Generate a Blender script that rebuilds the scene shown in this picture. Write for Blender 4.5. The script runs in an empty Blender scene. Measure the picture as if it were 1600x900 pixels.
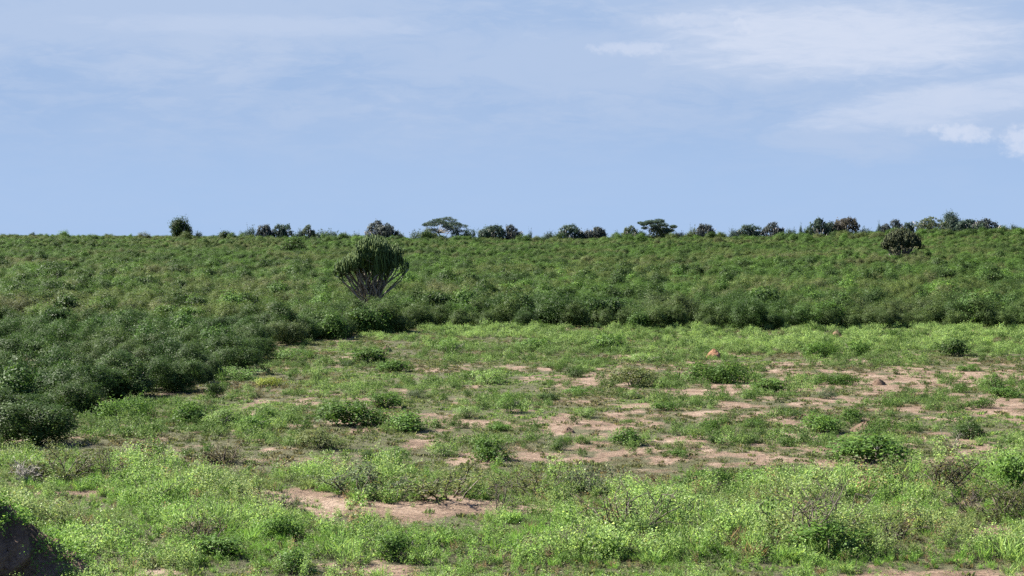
import bpy, math
import numpy as np
from mathutils import Vector, Euler

sc = bpy.context.scene
COL = sc.collection
RNG = np.random.default_rng(7)

# ------------------------------------------------------------------ camera model
F = 2986.0                      # focal length in photo pixels (1600 wide)
CAM = np.array([0.0, 0.0, 10.0])
PITCH = math.atan(88.0 / F)     # true horizon near photo row 362
FW = np.array([0, math.cos(PITCH), -math.sin(PITCH)])
UP = np.array([0, math.sin(PITCH), math.cos(PITCH)])

# ------------------------------------------------------------------ noise
def _hash(i, j, seed):
    i = i.astype(np.int64); j = j.astype(np.int64)
    h = (i * 374761393 + j * 668265263 + seed * 1442695041) & 0xFFFFFFFF
    h = ((h ^ (h >> 13)) * 1274126177) & 0xFFFFFFFF
    h = h ^ (h >> 16)
    return (h & 0xFFFFFF) / float(0xFFFFFF)

def vnoise(x, y, seed=0):
    x = np.asarray(x, float); y = np.asarray(y, float)
    i = np.floor(x); j = np.floor(y); fx = x - i; fy = y - j
    fx = fx * fx * (3 - 2 * fx); fy = fy * fy * (3 - 2 * fy)
    a = _hash(i, j, seed); b = _hash(i + 1, j, seed); c = _hash(i, j + 1, seed); d = _hash(i + 1, j + 1, seed)
    return a + (b - a) * fx + (c - a) * fy + (a - b - c + d) * fx * fy

def fbm(x, y, seed=0, octv=4, gain=0.5):
    s = 0; amp = 1; tot = 0
    for o in range(octv):
        s = s + amp * vnoise(x * 2 ** o + 17.3 * o, y * 2 ** o + 5.1 * o, seed + o); tot += amp; amp *= gain
    return s / tot

def sstep(a, b, x):
    t = np.clip((x - a) / (b - a), 0, 1); return t * t * (3 - 2 * t)

# ------------------------------------------------------------------ terrain
_RU = np.array([-800, 0, 300, 600, 800, 1100, 1300, 1450, 1600, 2400.])
_RV = np.array([364, 364.5, 366.5, 368.5, 370, 368, 364, 359.5, 357, 356.])
RIDGE = 800.0
def height(x, y):
    x = np.asarray(x, float); y = np.asarray(y, float)
    yy = np.maximum(y, 1.0)
    u = 800 + F * np.clip(x / np.maximum(y, 200), -.6, .6)
    rv = np.interp(u, _RU, _RV)
    R = 10 - (rv - 362) * RIDGE / F - 3.0
    t = np.clip((y - 225) / (RIDGE - 225), 0, 1)
    z = R * t ** 1.05
    z = z - np.maximum(y - RIDGE, 0) * 0.004
    z = z + (fbm(x / 26, y / 26, 3, 3) - .5) * .5 * sstep(60, 110, y) + (fbm(x / 5, y / 5, 9, 3) - .5) * .16
    z = z + (fbm(x / 75, y / 60, 5, 3) - .5) * 2.2 * sstep(260, 420, y) * (1 - .7 * sstep(650, 780, y))
    z = z + 8.2 * np.clip(1 - yy / 50, 0, 1) ** 2
    return z

def project(p):
    d = np.asarray(p) - CAM
    dep = d @ FW
    return 800 + F * d[..., 0] / dep, 450 - F * (d @ UP) / dep, dep

def ground(u, v):
    """point on the terrain seen at photo pixel u, v"""
    d = FW + np.array([(u - 800) / F, 0, 0]) - (v - 450) / F * UP
    t = 20.0; step = .5
    while t < 3000:
        p = CAM + d * t
        if p[2] < height(p[0], p[1]): break
        t += max(.25, t * .002)
    lo, hi = t - max(.25, t * .002), t
    for _ in range(20):
        m = (lo + hi) / 2; p = CAM + d * m
        if p[2] < height(p[0], p[1]): hi = m
        else: lo = m
    p = CAM + d * hi
    return np.array([p[0], p[1], float(height(p[0], p[1]))]), hi

# edge of the thicket, as the line of bush feet seen in the photo
_BU = np.array([-400, 0, 60, 105, 120, 200, 300, 330, 385, 425, 487, 562, 637, 760, 1000, 1300, 1600, 2000.])
_BV = np.array([730, 698, 690, 668, 644, 624, 612, 598, 578, 550, 537, 528, 516, 514, 515, 514, 513, 512.])
def edge_amount(x, y):
    """>0 inside the thicket (photo rows above the edge)"""
    p = np.stack([x, y, np.zeros_like(x)], -1)
    u, v, d = project(p)
    return np.interp(u, _BU, _BV) - v, u, v

# bare soil: ellipses over the plain (photo u, v, half sizes, weight)
_BARE = [(1340, 600, 180, 22, .95), (1500, 592, 160, 22, 1.0), (1180, 690, 150, 34, .55), (1130, 700, 60, 22, .5), (1290, 640, 200, 18, .5), (1560, 640, 90, 16, .5),
         (1450, 690, 70, 10, .5), (1540, 690, 80, 9, .6), (500, 620, 95, 15, .85), (560, 662, 60, 6, .7), (620, 548, 26, 8, .8), (930, 580, 40, 9, .7),
         (960, 630, 120, 14, .3), (1000, 650, 120, 16, .25), (880, 660, 90, 12, .2), (1060, 615, 110, 12, .45), (160, 648, 46, 9, .8), (110, 545, 32, 9, .8), (150, 577, 50, 8, .5),
         (330, 602, 34, 5, .7), (400, 612, 50, 8, .4), (700, 546, 36, 4, .5), (625, 791, 185, 16, 2.4), (480, 776, 110, 10, 1.5), (110, 772, 85, 8, 1.6), (935, 768, 40, 5, 1.0),
         (265, 899, 80, 8, 2.0), (590, 891, 56, 9, 2.0), (1450, 901, 220, 6, 1.7), (1545, 832, 75, 10, 1.9), (1390, 828, 80, 6, .8), (1060, 880, 30, 16, .8), (1590, 428, 1, 1, 0),
         (1210, 780, 20, 8, .7), (1340, 728, 60, 9, .7), (1030, 742, 60, 9, .6), (200, 690, 60, 4, .5), (740, 770, 60, 6, .8), (1430, 810, 40, 6, .6), (870, 800, 20, 5, .4), (30, 715, 60, 5, .5)]
def bare(x, y):
    p = np.stack([x, y, np.zeros_like(x)], -1)
    u, v, d = project(p)
    w = np.zeros_like(x)
    for cu, cv, a, b, k in _BARE:
        w = np.maximum(w, k * np.exp(-(((u - cu) / a) ** 2 + ((v - cv) / b) ** 2)))
    track = np.exp(-(((v - 672) + (u - 1150) * .2) / 5.0) ** 2) * sstep(940, 1010, u) * (1 - sstep(1330, 1400, u)) * .7
    w = np.maximum(w, track)
    n = fbm(x / 4.2 + 3, y / 7.0, 21, 5, .62)
    base = np.where(v > 725, -.22, .0) * (1 - np.clip(w, 0, 1))                 # the weedy near strip holds little bare soil of its own
    base = base - .30 * sstep(575, 535, v) * (u > 560)  # leafy belt before the thicket
    base = base + .11 * sstep(700, 1000, u) * (v < 725) - .1 * sstep(500, 350, u)
    n2 = fbm(x / 1.1, y / 1.9, 27, 4, .62)
    return np.clip((n - .56 + base) * 2.6 + .22 + w * .95 * (.32 + n) + (n2 - .55) * 4.2 * np.where(w > 1.05, .25, 1), 0, 1)

# ------------------------------------------------------------------ mesh helpers
def make_mesh(name, verts, faces4=None, faces3=None, mats=(), midx=None, lv=None, smooth=False):
    me = bpy.data.meshes.new(name)
    verts = np.asarray(verts, np.float32)
    loops = []; starts = []; tot = 0; cnts = []
    nf = 0
    if faces4 is not None and len(faces4):
        f = np.asarray(faces4, np.int32); loops.append(f.ravel()); cnts.append(np.full(len(f), 4)); nf += len(f)
    if faces3 is not None and len(faces3):
        f = np.asarray(faces3, np.int32); loops.append(f.ravel()); cnts.append(np.full(len(f), 3)); nf += len(f)
    loops = np.concatenate(loops); cnts = np.concatenate(cnts).astype(np.int32)
    starts = np.concatenate([[0], np.cumsum(cnts)[:-1]]).astype(np.int32)
    me.vertices.add(len(verts)); me.vertices.foreach_set('co', verts.ravel())
    me.loops.add(len(loops)); me.loops.foreach_set('vertex_index', loops)
    me.polygons.add(nf); me.polygons.foreach_set('loop_start', starts); me.polygons.foreach_set('loop_total', cnts)
    if smooth: me.polygons.foreach_set('use_smooth', np.ones(nf, bool))
    for m in mats: me.materials.append(m)
    if midx is not None: me.polygons.foreach_set('material_index', np.asarray(midx, np.int32))
    if lv is not None:
        a = me.attributes.new('lv', 'FLOAT', 'FACE'); a.data.foreach_set('value', np.asarray(lv, np.float32))
    me.update(calc_edges=True)
    return me

class Geo:
    """gathers leaves (4-corner blades) and tubes"""
    def __init__(s): s.v = []; s.f = []; s.m = []; s.l = []; s.n = 0
    def add(s, v, f, m, l):
        s.v.append(np.asarray(v, float)); s.f.append(np.asarray(f, np.int64) + s.n); s.n += len(v)
        s.m.append(np.full(len(f), m)); s.l.append(np.broadcast_to(l, (len(f),)))
    def leaves(s, P, N, size, rng, aspect=.55, mat=0, lv=None, along=None):
        n = len(P)
        N = N / (np.linalg.norm(N, axis=1, keepdims=True) + 1e-9)
        r = rng.normal(size=(n, 3)) if along is None else along + rng.normal(size=(n, 3)) * .25
        a = r - N * np.sum(r * N, 1, keepdims=True); a /= (np.linalg.norm(a, axis=1, keepdims=True) + 1e-9)
        b = np.cross(N, a)
        sz = (np.asarray(size) * np.ones(n))[:, None]
        fold = N * sz * rng.uniform(-.25, .25, (n, 1))
        V = np.stack([P - a * sz * .5, P + b * sz * .5 * aspect + fold, P + a * sz * .5, P - b * sz * .5 * aspect + fold], 1).reshape(-1, 3)
        Fc = np.arange(4 * n).reshape(n, 4)
        s.add(V, Fc, mat, rng.uniform(0, 1, n) if lv is None else lv)
    def tube(s, pts, rad, seg=4, mat=0, lv=.5, cap=True):
        pts = np.asarray(pts, float); rad = np.asarray(rad, float); k = len(pts)
        T = np.gradient(pts, axis=0); T /= (np.linalg.norm(T, axis=1, keepdims=True) + 1e-9)
        ref = np.where(np.abs(T[:, 2:3]) > .9, np.array([[1., 0, 0]]), np.array([[0, 0, 1.]]))
        A = np.cross(T, ref); A /= (np.linalg.norm(A, axis=1, keepdims=True) + 1e-9); B = np.cross(T, A)
        th = np.linspace(0, 2 * math.pi, seg, endpoint=False)
        V = pts[:, None] + rad[:, None, None] * (A[:, None] * np.cos(th)[None, :, None] + B[:, None] * np.sin(th)[None, :, None])
        V = V.reshape(-1, 3)
        fs = []
        for i in range(k - 1):
            for j in range(seg):
                j2 = (j + 1) % seg
                fs.append((i * seg + j, i * seg + j2, (i + 1) * seg + j2, (i + 1) * seg + j))
        if cap:
            V = np.vstack([V, pts[-1:] + T[-1:] * rad[-1] * .6]); c = len(V) - 1
            for j in range(0, seg, 2):
                fs.append(((k - 1) * seg + j, (k - 1) * seg + (j + 1) % seg, (k - 1) * seg + (j + 2) % seg, c))
        s.add(V, fs, mat, lv)
    def mesh(s, name, mats, smooth=False):
        return make_mesh(name, np.vstack(s.v), np.vstack(s.f), None, mats, np.concatenate(s.m), np.concatenate(s.l), smooth)

# ------------------------------------------------------------------ materials
def mat_new(name):
    m = bpy.data.materials.new(name); m.use_nodes = True
    nt = m.node_tree; nt.nodes.clear()
    return m, nt, nt.nodes, nt.links

def foliage_mat(name, transl=.3, rough=.55, gain=1.0, tip=None, spec=.25):
    m, nt, N, L = mat_new(name)
    out = N.new('ShaderNodeOutputMaterial')
    ti = N.new('ShaderNodeAttribute'); ti.attribute_type = 'INSTANCER'; ti.attribute_name = 'tint'
    lv = N.new('ShaderNodeAttribute'); lv.attribute_type = 'GEOMETRY'; lv.attribute_name = 'lv'
    mr = N.new('ShaderNodeMapRange'); mr.inputs['To Min'].default_value = .62 * gain; mr.inputs['To Max'].default_value = 1.4 * gain
    L.new(lv.outputs['Fac'], mr.inputs['Value'])
    mul = N.new('ShaderNodeVectorMath'); mul.operation = 'SCALE'
    L.new(ti.outputs['Color'], mul.inputs[0]); L.new(mr.outputs[0], mul.inputs['Scale'])
    # some leaves a little yellower
    yel = N.new('ShaderNodeMix'); yel.data_type = 'RGBA'; yel.blend_type = 'MULTIPLY'
    yel.inputs['B'].default_value = (1.25, 1.05, .7, 1)
    rmp = N.new('ShaderNodeMapRange'); rmp.inputs['From Min'].default_value = .55; rmp.inputs['From Max'].default_value = 1
    L.new(lv.outputs['Fac'], rmp.inputs['Value']); L.new(rmp.outputs[0], yel.inputs['Factor']); L.new(mul.outputs[0], yel.inputs['A'])
    col = yel.outputs['Result']
    if tip is not None:
        mx = N.new('ShaderNodeMix'); mx.data_type = 'RGBA'; mx.inputs['Factor'].default_value = tip[1]; mx.inputs['B'].default_value = (*tip[0], 1)
        L.new(col, mx.inputs['A']); col = mx.outputs['Result']
    bs = N.new('ShaderNodeBsdfPrincipled'); bs.inputs['Roughness'].default_value = rough
    bs.inputs['Specular IOR Level'].default_value = spec
    L.new(col, bs.inputs['Base Color'])
    tr = N.new('ShaderNodeBsdfTranslucent'); L.new(col, tr.inputs['Color'])
    ms = N.new('ShaderNodeMixShader'); ms.inputs[0].default_value = transl
    L.new(bs.outputs[0], ms.inputs[1]); L.new(tr.outputs[0], ms.inputs[2]); L.new(ms.outputs[0], out.inputs['Surface'])
    return m

def bark_mat(name, c1, c2, scale=6):
    m, nt, N, L = mat_new(name)
    out = N.new('ShaderNodeOutputMaterial'); bs = N.new('ShaderNodeBsdfPrincipled'); bs.inputs['Roughness'].default_value = .85
    tc = N.new('ShaderNodeTexCoord'); nz = N.new('ShaderNodeTexNoise'); nz.inputs['Scale'].default_value = scale; nz.inputs['Detail'].default_value = 4
    L.new(tc.outputs['Object'], nz.inputs['Vector'])
    cr = N.new('ShaderNodeValToRGB'); cr.color_ramp.elements[0].position = .35; cr.color_ramp.elements[1].position = .65
    cr.color_ramp.elements[0].color = (*c1, 1); cr.color_ramp.elements[1].color = (*c2, 1)
    L.new(nz.outputs['Fac'], cr.inputs[0]); L.new(cr.outputs[0], bs.inputs['Base Color']); L.new(bs.outputs[0], out.inputs['Surface'])
    return m

M_LEAF = foliage_mat('leaf', .36, .6, 1.14, None, .12)
M_SUCC = foliage_mat('succulent', .0, .7, 1.0, None, .1)
M_PALE = foliage_mat('pale_leaf', .4, .6, 1.0, ((.36, .43, .21), .45))
M_DRY = bark_mat('dry_twig', (.035, .026, .018), (.085, .065, .045))
M_STEM = bark_mat('grey_stem', (.11, .095, .07), (.24, .215, .17))
M_PALEBARK = bark_mat('pale_bark', (.24, .22, .19), (.40, .37, .32))
M_WHITE = bark_mat('bleached_twig', (.22, .20, .17), (.38, .35, .31))

def soil_mat(name, attr=True, c=((.068, .045, .029), (.160, .110, .075), (.285, .218, .163)), scale=1.0):
    m, nt, N, L = mat_new(name)
    out = N.new('ShaderNodeOutputMaterial'); bs = N.new('ShaderNodeBsdfPrincipled'); bs.inputs['Roughness'].default_value = .92
    bs.inputs['Specular IOR Level'].default_value = .15
    tc = N.new('ShaderNodeTexCoord')
    n1 = N.new('ShaderNodeTexNoise'); n1.inputs['Scale'].default_value = .35 * scale; n1.inputs['Detail'].default_value = 8; n1.inputs['Roughness'].default_value = .65
    n2 = N.new('ShaderNodeTexNoise'); n2.inputs['Scale'].default_value = 3.5 * scale; n2.inputs['Detail'].default_value = 6; n2.inputs['Roughness'].default_value = .7
    for n in (n1, n2): L.new(tc.outputs['Object'], n.inputs['Vector'])
    ad = N.new('ShaderNodeMath'); ad.operation = 'MULTIPLY_ADD'; ad.inputs[1].default_value = .5; 
    L.new(n2.outputs['Fac'], ad.inputs[0]); 
    sb = N.new('ShaderNodeMath'); sb.operation = 'MULTIPLY'; sb.inputs[1].default_value = .5; L.new(n1.outputs['Fac'], sb.inputs[0]); L.new(sb.outputs[0], ad.inputs[2])
    cr = N.new('ShaderNodeValToRGB')
    e = cr.color_ramp.elements; e[0].position = .36; e[1].position = .64
    e[0].color = (*c[0], 1); e[1].color = (*c[2], 1); x = e.new(.5); x.color = (*c[1], 1)
    L.new(ad.outputs[0], cr.inputs[0]); col = cr.outputs[0]
    if attr:
        at = N.new('ShaderNodeAttribute'); at.attribute_type = 'GEOMETRY'; at.attribute_name = 'bare'
        n3 = N.new('ShaderNodeTexNoise'); n3.inputs['Scale'].default_value = 2.2; n3.inputs['Detail'].default_value = 6; n3.inputs['Roughness'].default_value = .7
        L.new(tc.outputs['Object'], n3.inputs['Vector'])
        a2 = N.new('ShaderNodeMath'); a2.operation = 'ADD'; L.new(at.outputs['Fac'], a2.inputs[0]); L.new(n3.outputs['Fac'], a2.inputs[1])
        mr = N.new('ShaderNodeMapRange'); mr.inputs['From Min'].default_value = .60; mr.inputs['From Max'].default_value = 1.08; L.new(a2.outputs[0], mr.inputs['Value'])
        # low mat of leaf litter and turf where the soil is not bare
        cg = N.new('ShaderNodeValToRGB'); g = cg.color_ramp.elements; g[0].position = .38; g[1].position = .62
        g[0].color = (.034, .036, .016, 1); g[1].color = (.095, .092, .046, 1)
        n5 = N.new('ShaderNodeTexNoise'); n5.inputs['Scale'].default_value = 11; n5.inputs['Detail'].default_value = 4; L.new(tc.outputs['Object'], n5.inputs['Vector'])
        a5 = N.new('ShaderNodeMath'); a5.operation = 'MULTIPLY_ADD'; a5.inputs[1].default_value = .6; L.new(n5.outputs['Fac'], a5.inputs[0])
        s5 = N.new('ShaderNodeMath'); s5.operation = 'MULTIPLY'; s5.inputs[1].default_value = .4; L.new(n2.outputs['Fac'], s5.inputs[0]); L.new(s5.outputs[0], a5.inputs[2])
        L.new(a5.outputs[0], cg.inputs[0])
        mx = N.new('ShaderNodeMix'); mx.data_type = 'RGBA'; L.new(mr.outputs[0], mx.inputs['Factor']); L.new(cg.outputs[0], mx.inputs['A']); L.new(col, mx.inputs['B'])
        col = mx.outputs['Result']
    L.new(col, bs.inputs['Base Color'])
    bp = N.new('ShaderNodeBump'); bp.inputs['Strength'].default_value = .9; bp.inputs['Distance'].default_value = .22
    L.new(n2.outputs['Fac'], bp.inputs['Height']); L.new(bp.outputs[0], bs.inputs['Normal']); L.new(bs.outputs[0], out.inputs['Surface'])
    return m
M_SOIL = soil_mat('soil')
M_MOUND = soil_mat('mound_soil', False, ((.11, .065, .042), (.19, .12, .08), (.27, .18, .125)), 3)
M_ORANGE = soil_mat('orange_mound_soil', False, ((.17, .085, .045), (.27, .15, .085), (.33, .2, .125)), 3)
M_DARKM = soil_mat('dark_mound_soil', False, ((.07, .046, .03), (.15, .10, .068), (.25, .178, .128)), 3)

# ------------------------------------------------------------------ object helpers
def link(name, me, parent=None, loc=None):
    o = bpy.data.objects.new(name, me); COL.objects.link(o)
    if parent is not None: o.parent = parent
    if loc is not None: o.location = loc
    return o

def tag(o, label=None, cat=None, group=None, kind=None):
    if label: o['label'] = label
    if cat: o['category'] = cat
    if group: o['group'] = group
    if kind: o['kind'] = kind

def tint(o, c, jit=0.0, rng=RNG):
    k = 1 + rng.uniform(-jit, jit)
    o['tint'] = [float(c[0] * k), float(c[1] * k), float(c[2] * k)]

def thing(name, parts, label, cat, loc, rz=0, scale=(1, 1, 1), group=None, col=None, jit=.0):
    """parts: [(name, mesh)]; one Empty at the base with its parts under it"""
    root = link(name, None); root.location = loc; root.rotation_euler = (0, 0, rz); root.scale = scale
    tag(root, label, cat, group)
    for pn, me in parts:
        p = link(pn, me, root)
        if col is not None: tint(p, col, jit)
    return root

def copy_tree(o, parent=None):
    c = o.copy(); COL.objects.link(c)
    if parent is not None: c.parent = parent
    for ch in list(o.children): copy_tree(ch, c)
    return c

# ------------------------------------------------------------------ plant shapes
def lobes_bush(seed, w, d, h, nl, nleaf, leaf, up=.35, lumpy=.35, spray=0, flat=0.0, g=None, z0=0.05, pale=0.0, fill=.25):
    """leaves spread through a cluster of uneven lobes"""
    rng = np.random.default_rng(seed); g = g or Geo()
    C = []; Rr = []
    for i in range(nl):
        a = rng.uniform(0, 2 * math.pi); r = math.sqrt(rng.uniform(0, 1)) * .62
        rad = rng.uniform(.26, .46)
        top = (1 - (r / .95) ** 2 * (1 - flat))
        zc = h * top * rng.uniform(.35, .85) - rad * h * .25
        C.append((math.cos(a) * r * w / 2, math.sin(a) * r * d / 2, max(zc, rad * h * .35)))
        Rr.append((rad * w * .5 * rng.uniform(.8, 1.2), rad * d * .5 * rng.uniform(.8, 1.2), rad * h * rng.uniform(.55, .85)))
    C = np.array(C); Rr = np.array(Rr)
    area = Rr[:, 0] * Rr[:, 2]; pr = area / area.sum()
    per = 20; nc = nleaf // per
    k = rng.choice(nl, nc * 3, p=pr)
    dv = rng.normal(size=(len(k), 3)); dv[:, 2] += up; dv /= np.linalg.norm(dv, axis=1, keepdims=True)
    q = np.where(rng.uniform(0, 1, len(k)) < fill, rng.uniform(.3, .85, len(k)), rng.uniform(.82, 1.12, len(k)))
    q = q * (1 + (vnoise(dv[:, 0] * 3 + k, dv[:, 1] * 3 + dv[:, 2] * 3, seed) - .5) * 2 * lumpy)
    P = C[k] + dv * Rr[k] * q[:, None]
    ok = P[:, 2] > z0
    for i in range(nl):
        e = np.linalg.norm((P - C[i]) / Rr[i], axis=1); ok &= ~((e < .62) & (k != i))
    P = P[ok][:nc]; dv = dv[ok][:nc]; nc = len(P); n = nc * per
    cr_ = leaf * rng.uniform(.9, 2.0, nc)
    lvc = np.repeat(rng.uniform(.22, .78, nc), per)
    P = np.repeat(P, per, 0) + rng.normal(size=(n, 3)) * np.repeat(cr_, per)[:, None] * np.array([1, 1, .75])
    dv = np.repeat(dv, per, 0)
    P[:, 2] = np.maximum(P[:, 2], z0 * .5)
    Nn = dv * .95 + rng.normal(size=(n, 3)) * .34 + np.array([0, 0, .25])
    sz = leaf * rng.uniform(.6, 1.35, n)
    lvv = np.clip(lvc + rng.normal(size=n) * .16, 0, 1)
    if pale > 0:
        pm = rng.uniform(0, 1, n) < pale
        g.leaves(P[~pm], Nn[~pm], sz[~pm], rng, lv=lvv[~pm]); g.leaves(P[pm], Nn[pm], sz[pm] * .9, rng, mat=1)
    else: g.leaves(P, Nn, sz, rng, .62, lv=lvv)
    for _ in range(spray):                       # shoots that break the outline
        i = rng.integers(nl); dd = rng.normal(size=3); dd[2] = abs(dd[2]) + .6; dd /= np.linalg.norm(dd)
        s0 = C[i] + dd * Rr[i] * .9; ln = rng.uniform(.10, .24) * max(w, h)
        t = rng.uniform(0, 1, 14)[:, None]
        bend = np.array([rng.normal() * .15, rng.normal() * .15, -.1]) * ln
        Q = s0 + dd * ln * t + bend * t * t + rng.normal(size=(14, 3)) * leaf * .35
        g.leaves(Q, rng.normal(size=(14, 3)) + dd * .2, leaf * rng.uniform(.6, 1.1, 14), rng)
    return g

def stems(seed, w, h, n=7, r=.03, g=None, mat=0):
    rng = np.random.default_rng(seed); g = g or Geo()
    for i in range(n):
        a = rng.uniform(0, 2 * math.pi); rr = rng.uniform(.15, .42) * w * .8; hh = h * rng.uniform(.55, .85)
        t = np.linspace(0, 1, 5)[:, None]
        p = np.array([math.cos(a) * .06, math.sin(a) * .06, -.05]) + t * np.array([math.cos(a) * rr, math.sin(a) * rr, 0]) + t ** .8 * np.array([0, 0, hh])
        p += rng.normal(size=p.shape) * .03 * h * t
        g.tube(p, r * (1 - .75 * t[:, 0]), 4, mat)
        for j in range(3):
            s0 = p[rng.integers(2, 4)]; dd = rng.normal(size=3); dd[2] = abs(dd[2]); dd *= .25 * h / np.linalg.norm(dd)
            g.tube(np.array([s0, s0 + dd * .5 + rng.normal(size=3) * .02, s0 + dd]), [r * .45, r * .35, r * .15], 3, mat)
    return g

def twig_shrub(seed, w, h, n=16, r=.012, depth=3, spread=.5, rough=.16):
    rng = np.random.default_rng(seed); g = Geo(); tips = []
    def grow(p, d, ln, rad, lev):
        k = 4; pts = [p]; dd = d.copy()
        for _ in range(k):
            dd = dd + rng.normal(size=3) * rough + np.array([0, 0, -.03 * lev]); dd /= np.linalg.norm(dd)
            pts.append(pts[-1] + dd * ln / k)
        if pts[-1][2] < .02: pts[-1][2] = .02
        g.tube(np.array(pts), np.linspace(rad, rad * .5, k + 1), 3)
        tips.extend(pts[1:])
        if lev < depth:
            for _ in range(rng.integers(2, 4)):
                q = pts[rng.integers(1, k + 1)]; nd = dd + rng.normal(size=3) * .62; nd[2] += .12; nd /= np.linalg.norm(nd)
                grow(q, nd, ln * rng.uniform(.42, .75), rad * .55, lev + 1)
    for i in range(n):
        a = rng.uniform(0, 2 * math.pi); s = rng.uniform(0, 1) ** .6 * spread * 2
        d = np.array([math.cos(a) * s * w / h * .6, math.sin(a) * s * w / h * .6, 1.]); d /= np.linalg.norm(d)
        b = np.array([math.cos(a), math.sin(a), 0]) * rng.uniform(0, .12) * w
        grow(b + np.array([0, 0, -.05]), d, h * rng.uniform(.45, .75), r, 1)
    return g, np.array(tips)

def sparse_leaves(tips, seed, per, leaf, spread=.05):
    rng = np.random.default_rng(seed); g = Geo()
    P = np.repeat(tips, per, 0) + rng.normal(size=(len(tips) * per, 3)) * spread
    P = P[P[:, 2] > .05]
    g.leaves(P, rng.normal(size=P.shape) + np.array([0, 0, .4]), leaf * rng.uniform(.6, 1.3, len(P)), rng)
    return g

def weed(seed, h=.65, n=12, leaf=.06, spread=.28, pale=.25, per=11):
    rng = np.random.default_rng(seed); g = Geo()
    for i in range(n):
        a = rng.uniform(0, 2 * math.pi); r0 = rng.uniform(0, .5) * spread; hh = h * rng.uniform(.55, 1.15)
        lean = rng.normal(size=2) * .22 * hh
        t = np.linspace(.08, 1, per)[:, None] + rng.uniform(-.04, .04, (per, 1))
        base = np.array([math.cos(a) * r0, math.sin(a) * r0, 0])
        P = base + np.concatenate([lean[0] * t ** 1.6, lean[1] * t ** 1.6, hh * t], 1) + rng.normal(size=(per, 3)) * np.array([.05, .05, .02])
        g.leaves(P, rng.normal(size=(per, 3)) * .6 + np.array([0, 0, .7]), leaf * rng.uniform(.6, 1.4, per) * (1.25 - .5 * t[:, 0]), rng, .5)
        k = max(1, int(round(6 * pale + rng.uniform(-.5, .5))))
        Q = base + np.array([lean[0], lean[1], hh]) + rng.normal(size=(k, 3)) * np.array([.05, .05, .035])
        g.leaves(Q, rng.normal(size=(k, 3)) * .6 + np.array([0, 0, .8]), leaf * .7 * rng.uniform(.6, 1.2, k), rng, .8, 1)
    return g

def tuft(seed, h=.16, n=26, w=.018, spread=.22):
    rng = np.random.default_rng(seed); g = Geo()
    a = rng.uniform(0, 2 * math.pi, n); r = np.sqrt(rng.uniform(0, 1, n)) * spread
    hh = h * rng.uniform(.5, 1.2, n)
    dirv = np.stack([np.cos(a) * .7, np.sin(a) * .7, np.full(n, 1.)], 1) + rng.normal(size=(n, 3)) * .3
    dirv[:, 2] = np.abs(dirv[:, 2]) + .2; dirv /= np.linalg.norm(dirv, axis=1, keepdims=True)
    P = np.stack([np.cos(a) * r, np.sin(a) * r, hh * .45], 1)
    Nn = np.cross(dirv, rng.normal(size=(n, 3)))
    g.leaves(P, Nn, hh, rng, w / h * 4, 0, None, dirv)
    return g

def turf(seed, n=60, spread=.5, leaf=.07):
    rng = np.random.default_rng(seed); g = Geo()
    a = rng.uniform(0, 2 * math.pi, n); r = np.sqrt(rng.uniform(0, 1, n)) * spread
    P = np.stack([np.cos(a) * r, np.sin(a) * r, rng.uniform(.02, .12, n) * (1.2 - r / spread)], 1)
    g.leaves(P, rng.normal(size=(n, 3)) * .5 + np.array([0, 0, .8]), leaf * rng.uniform(.6, 1.4, n), rng)
    return g

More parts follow.
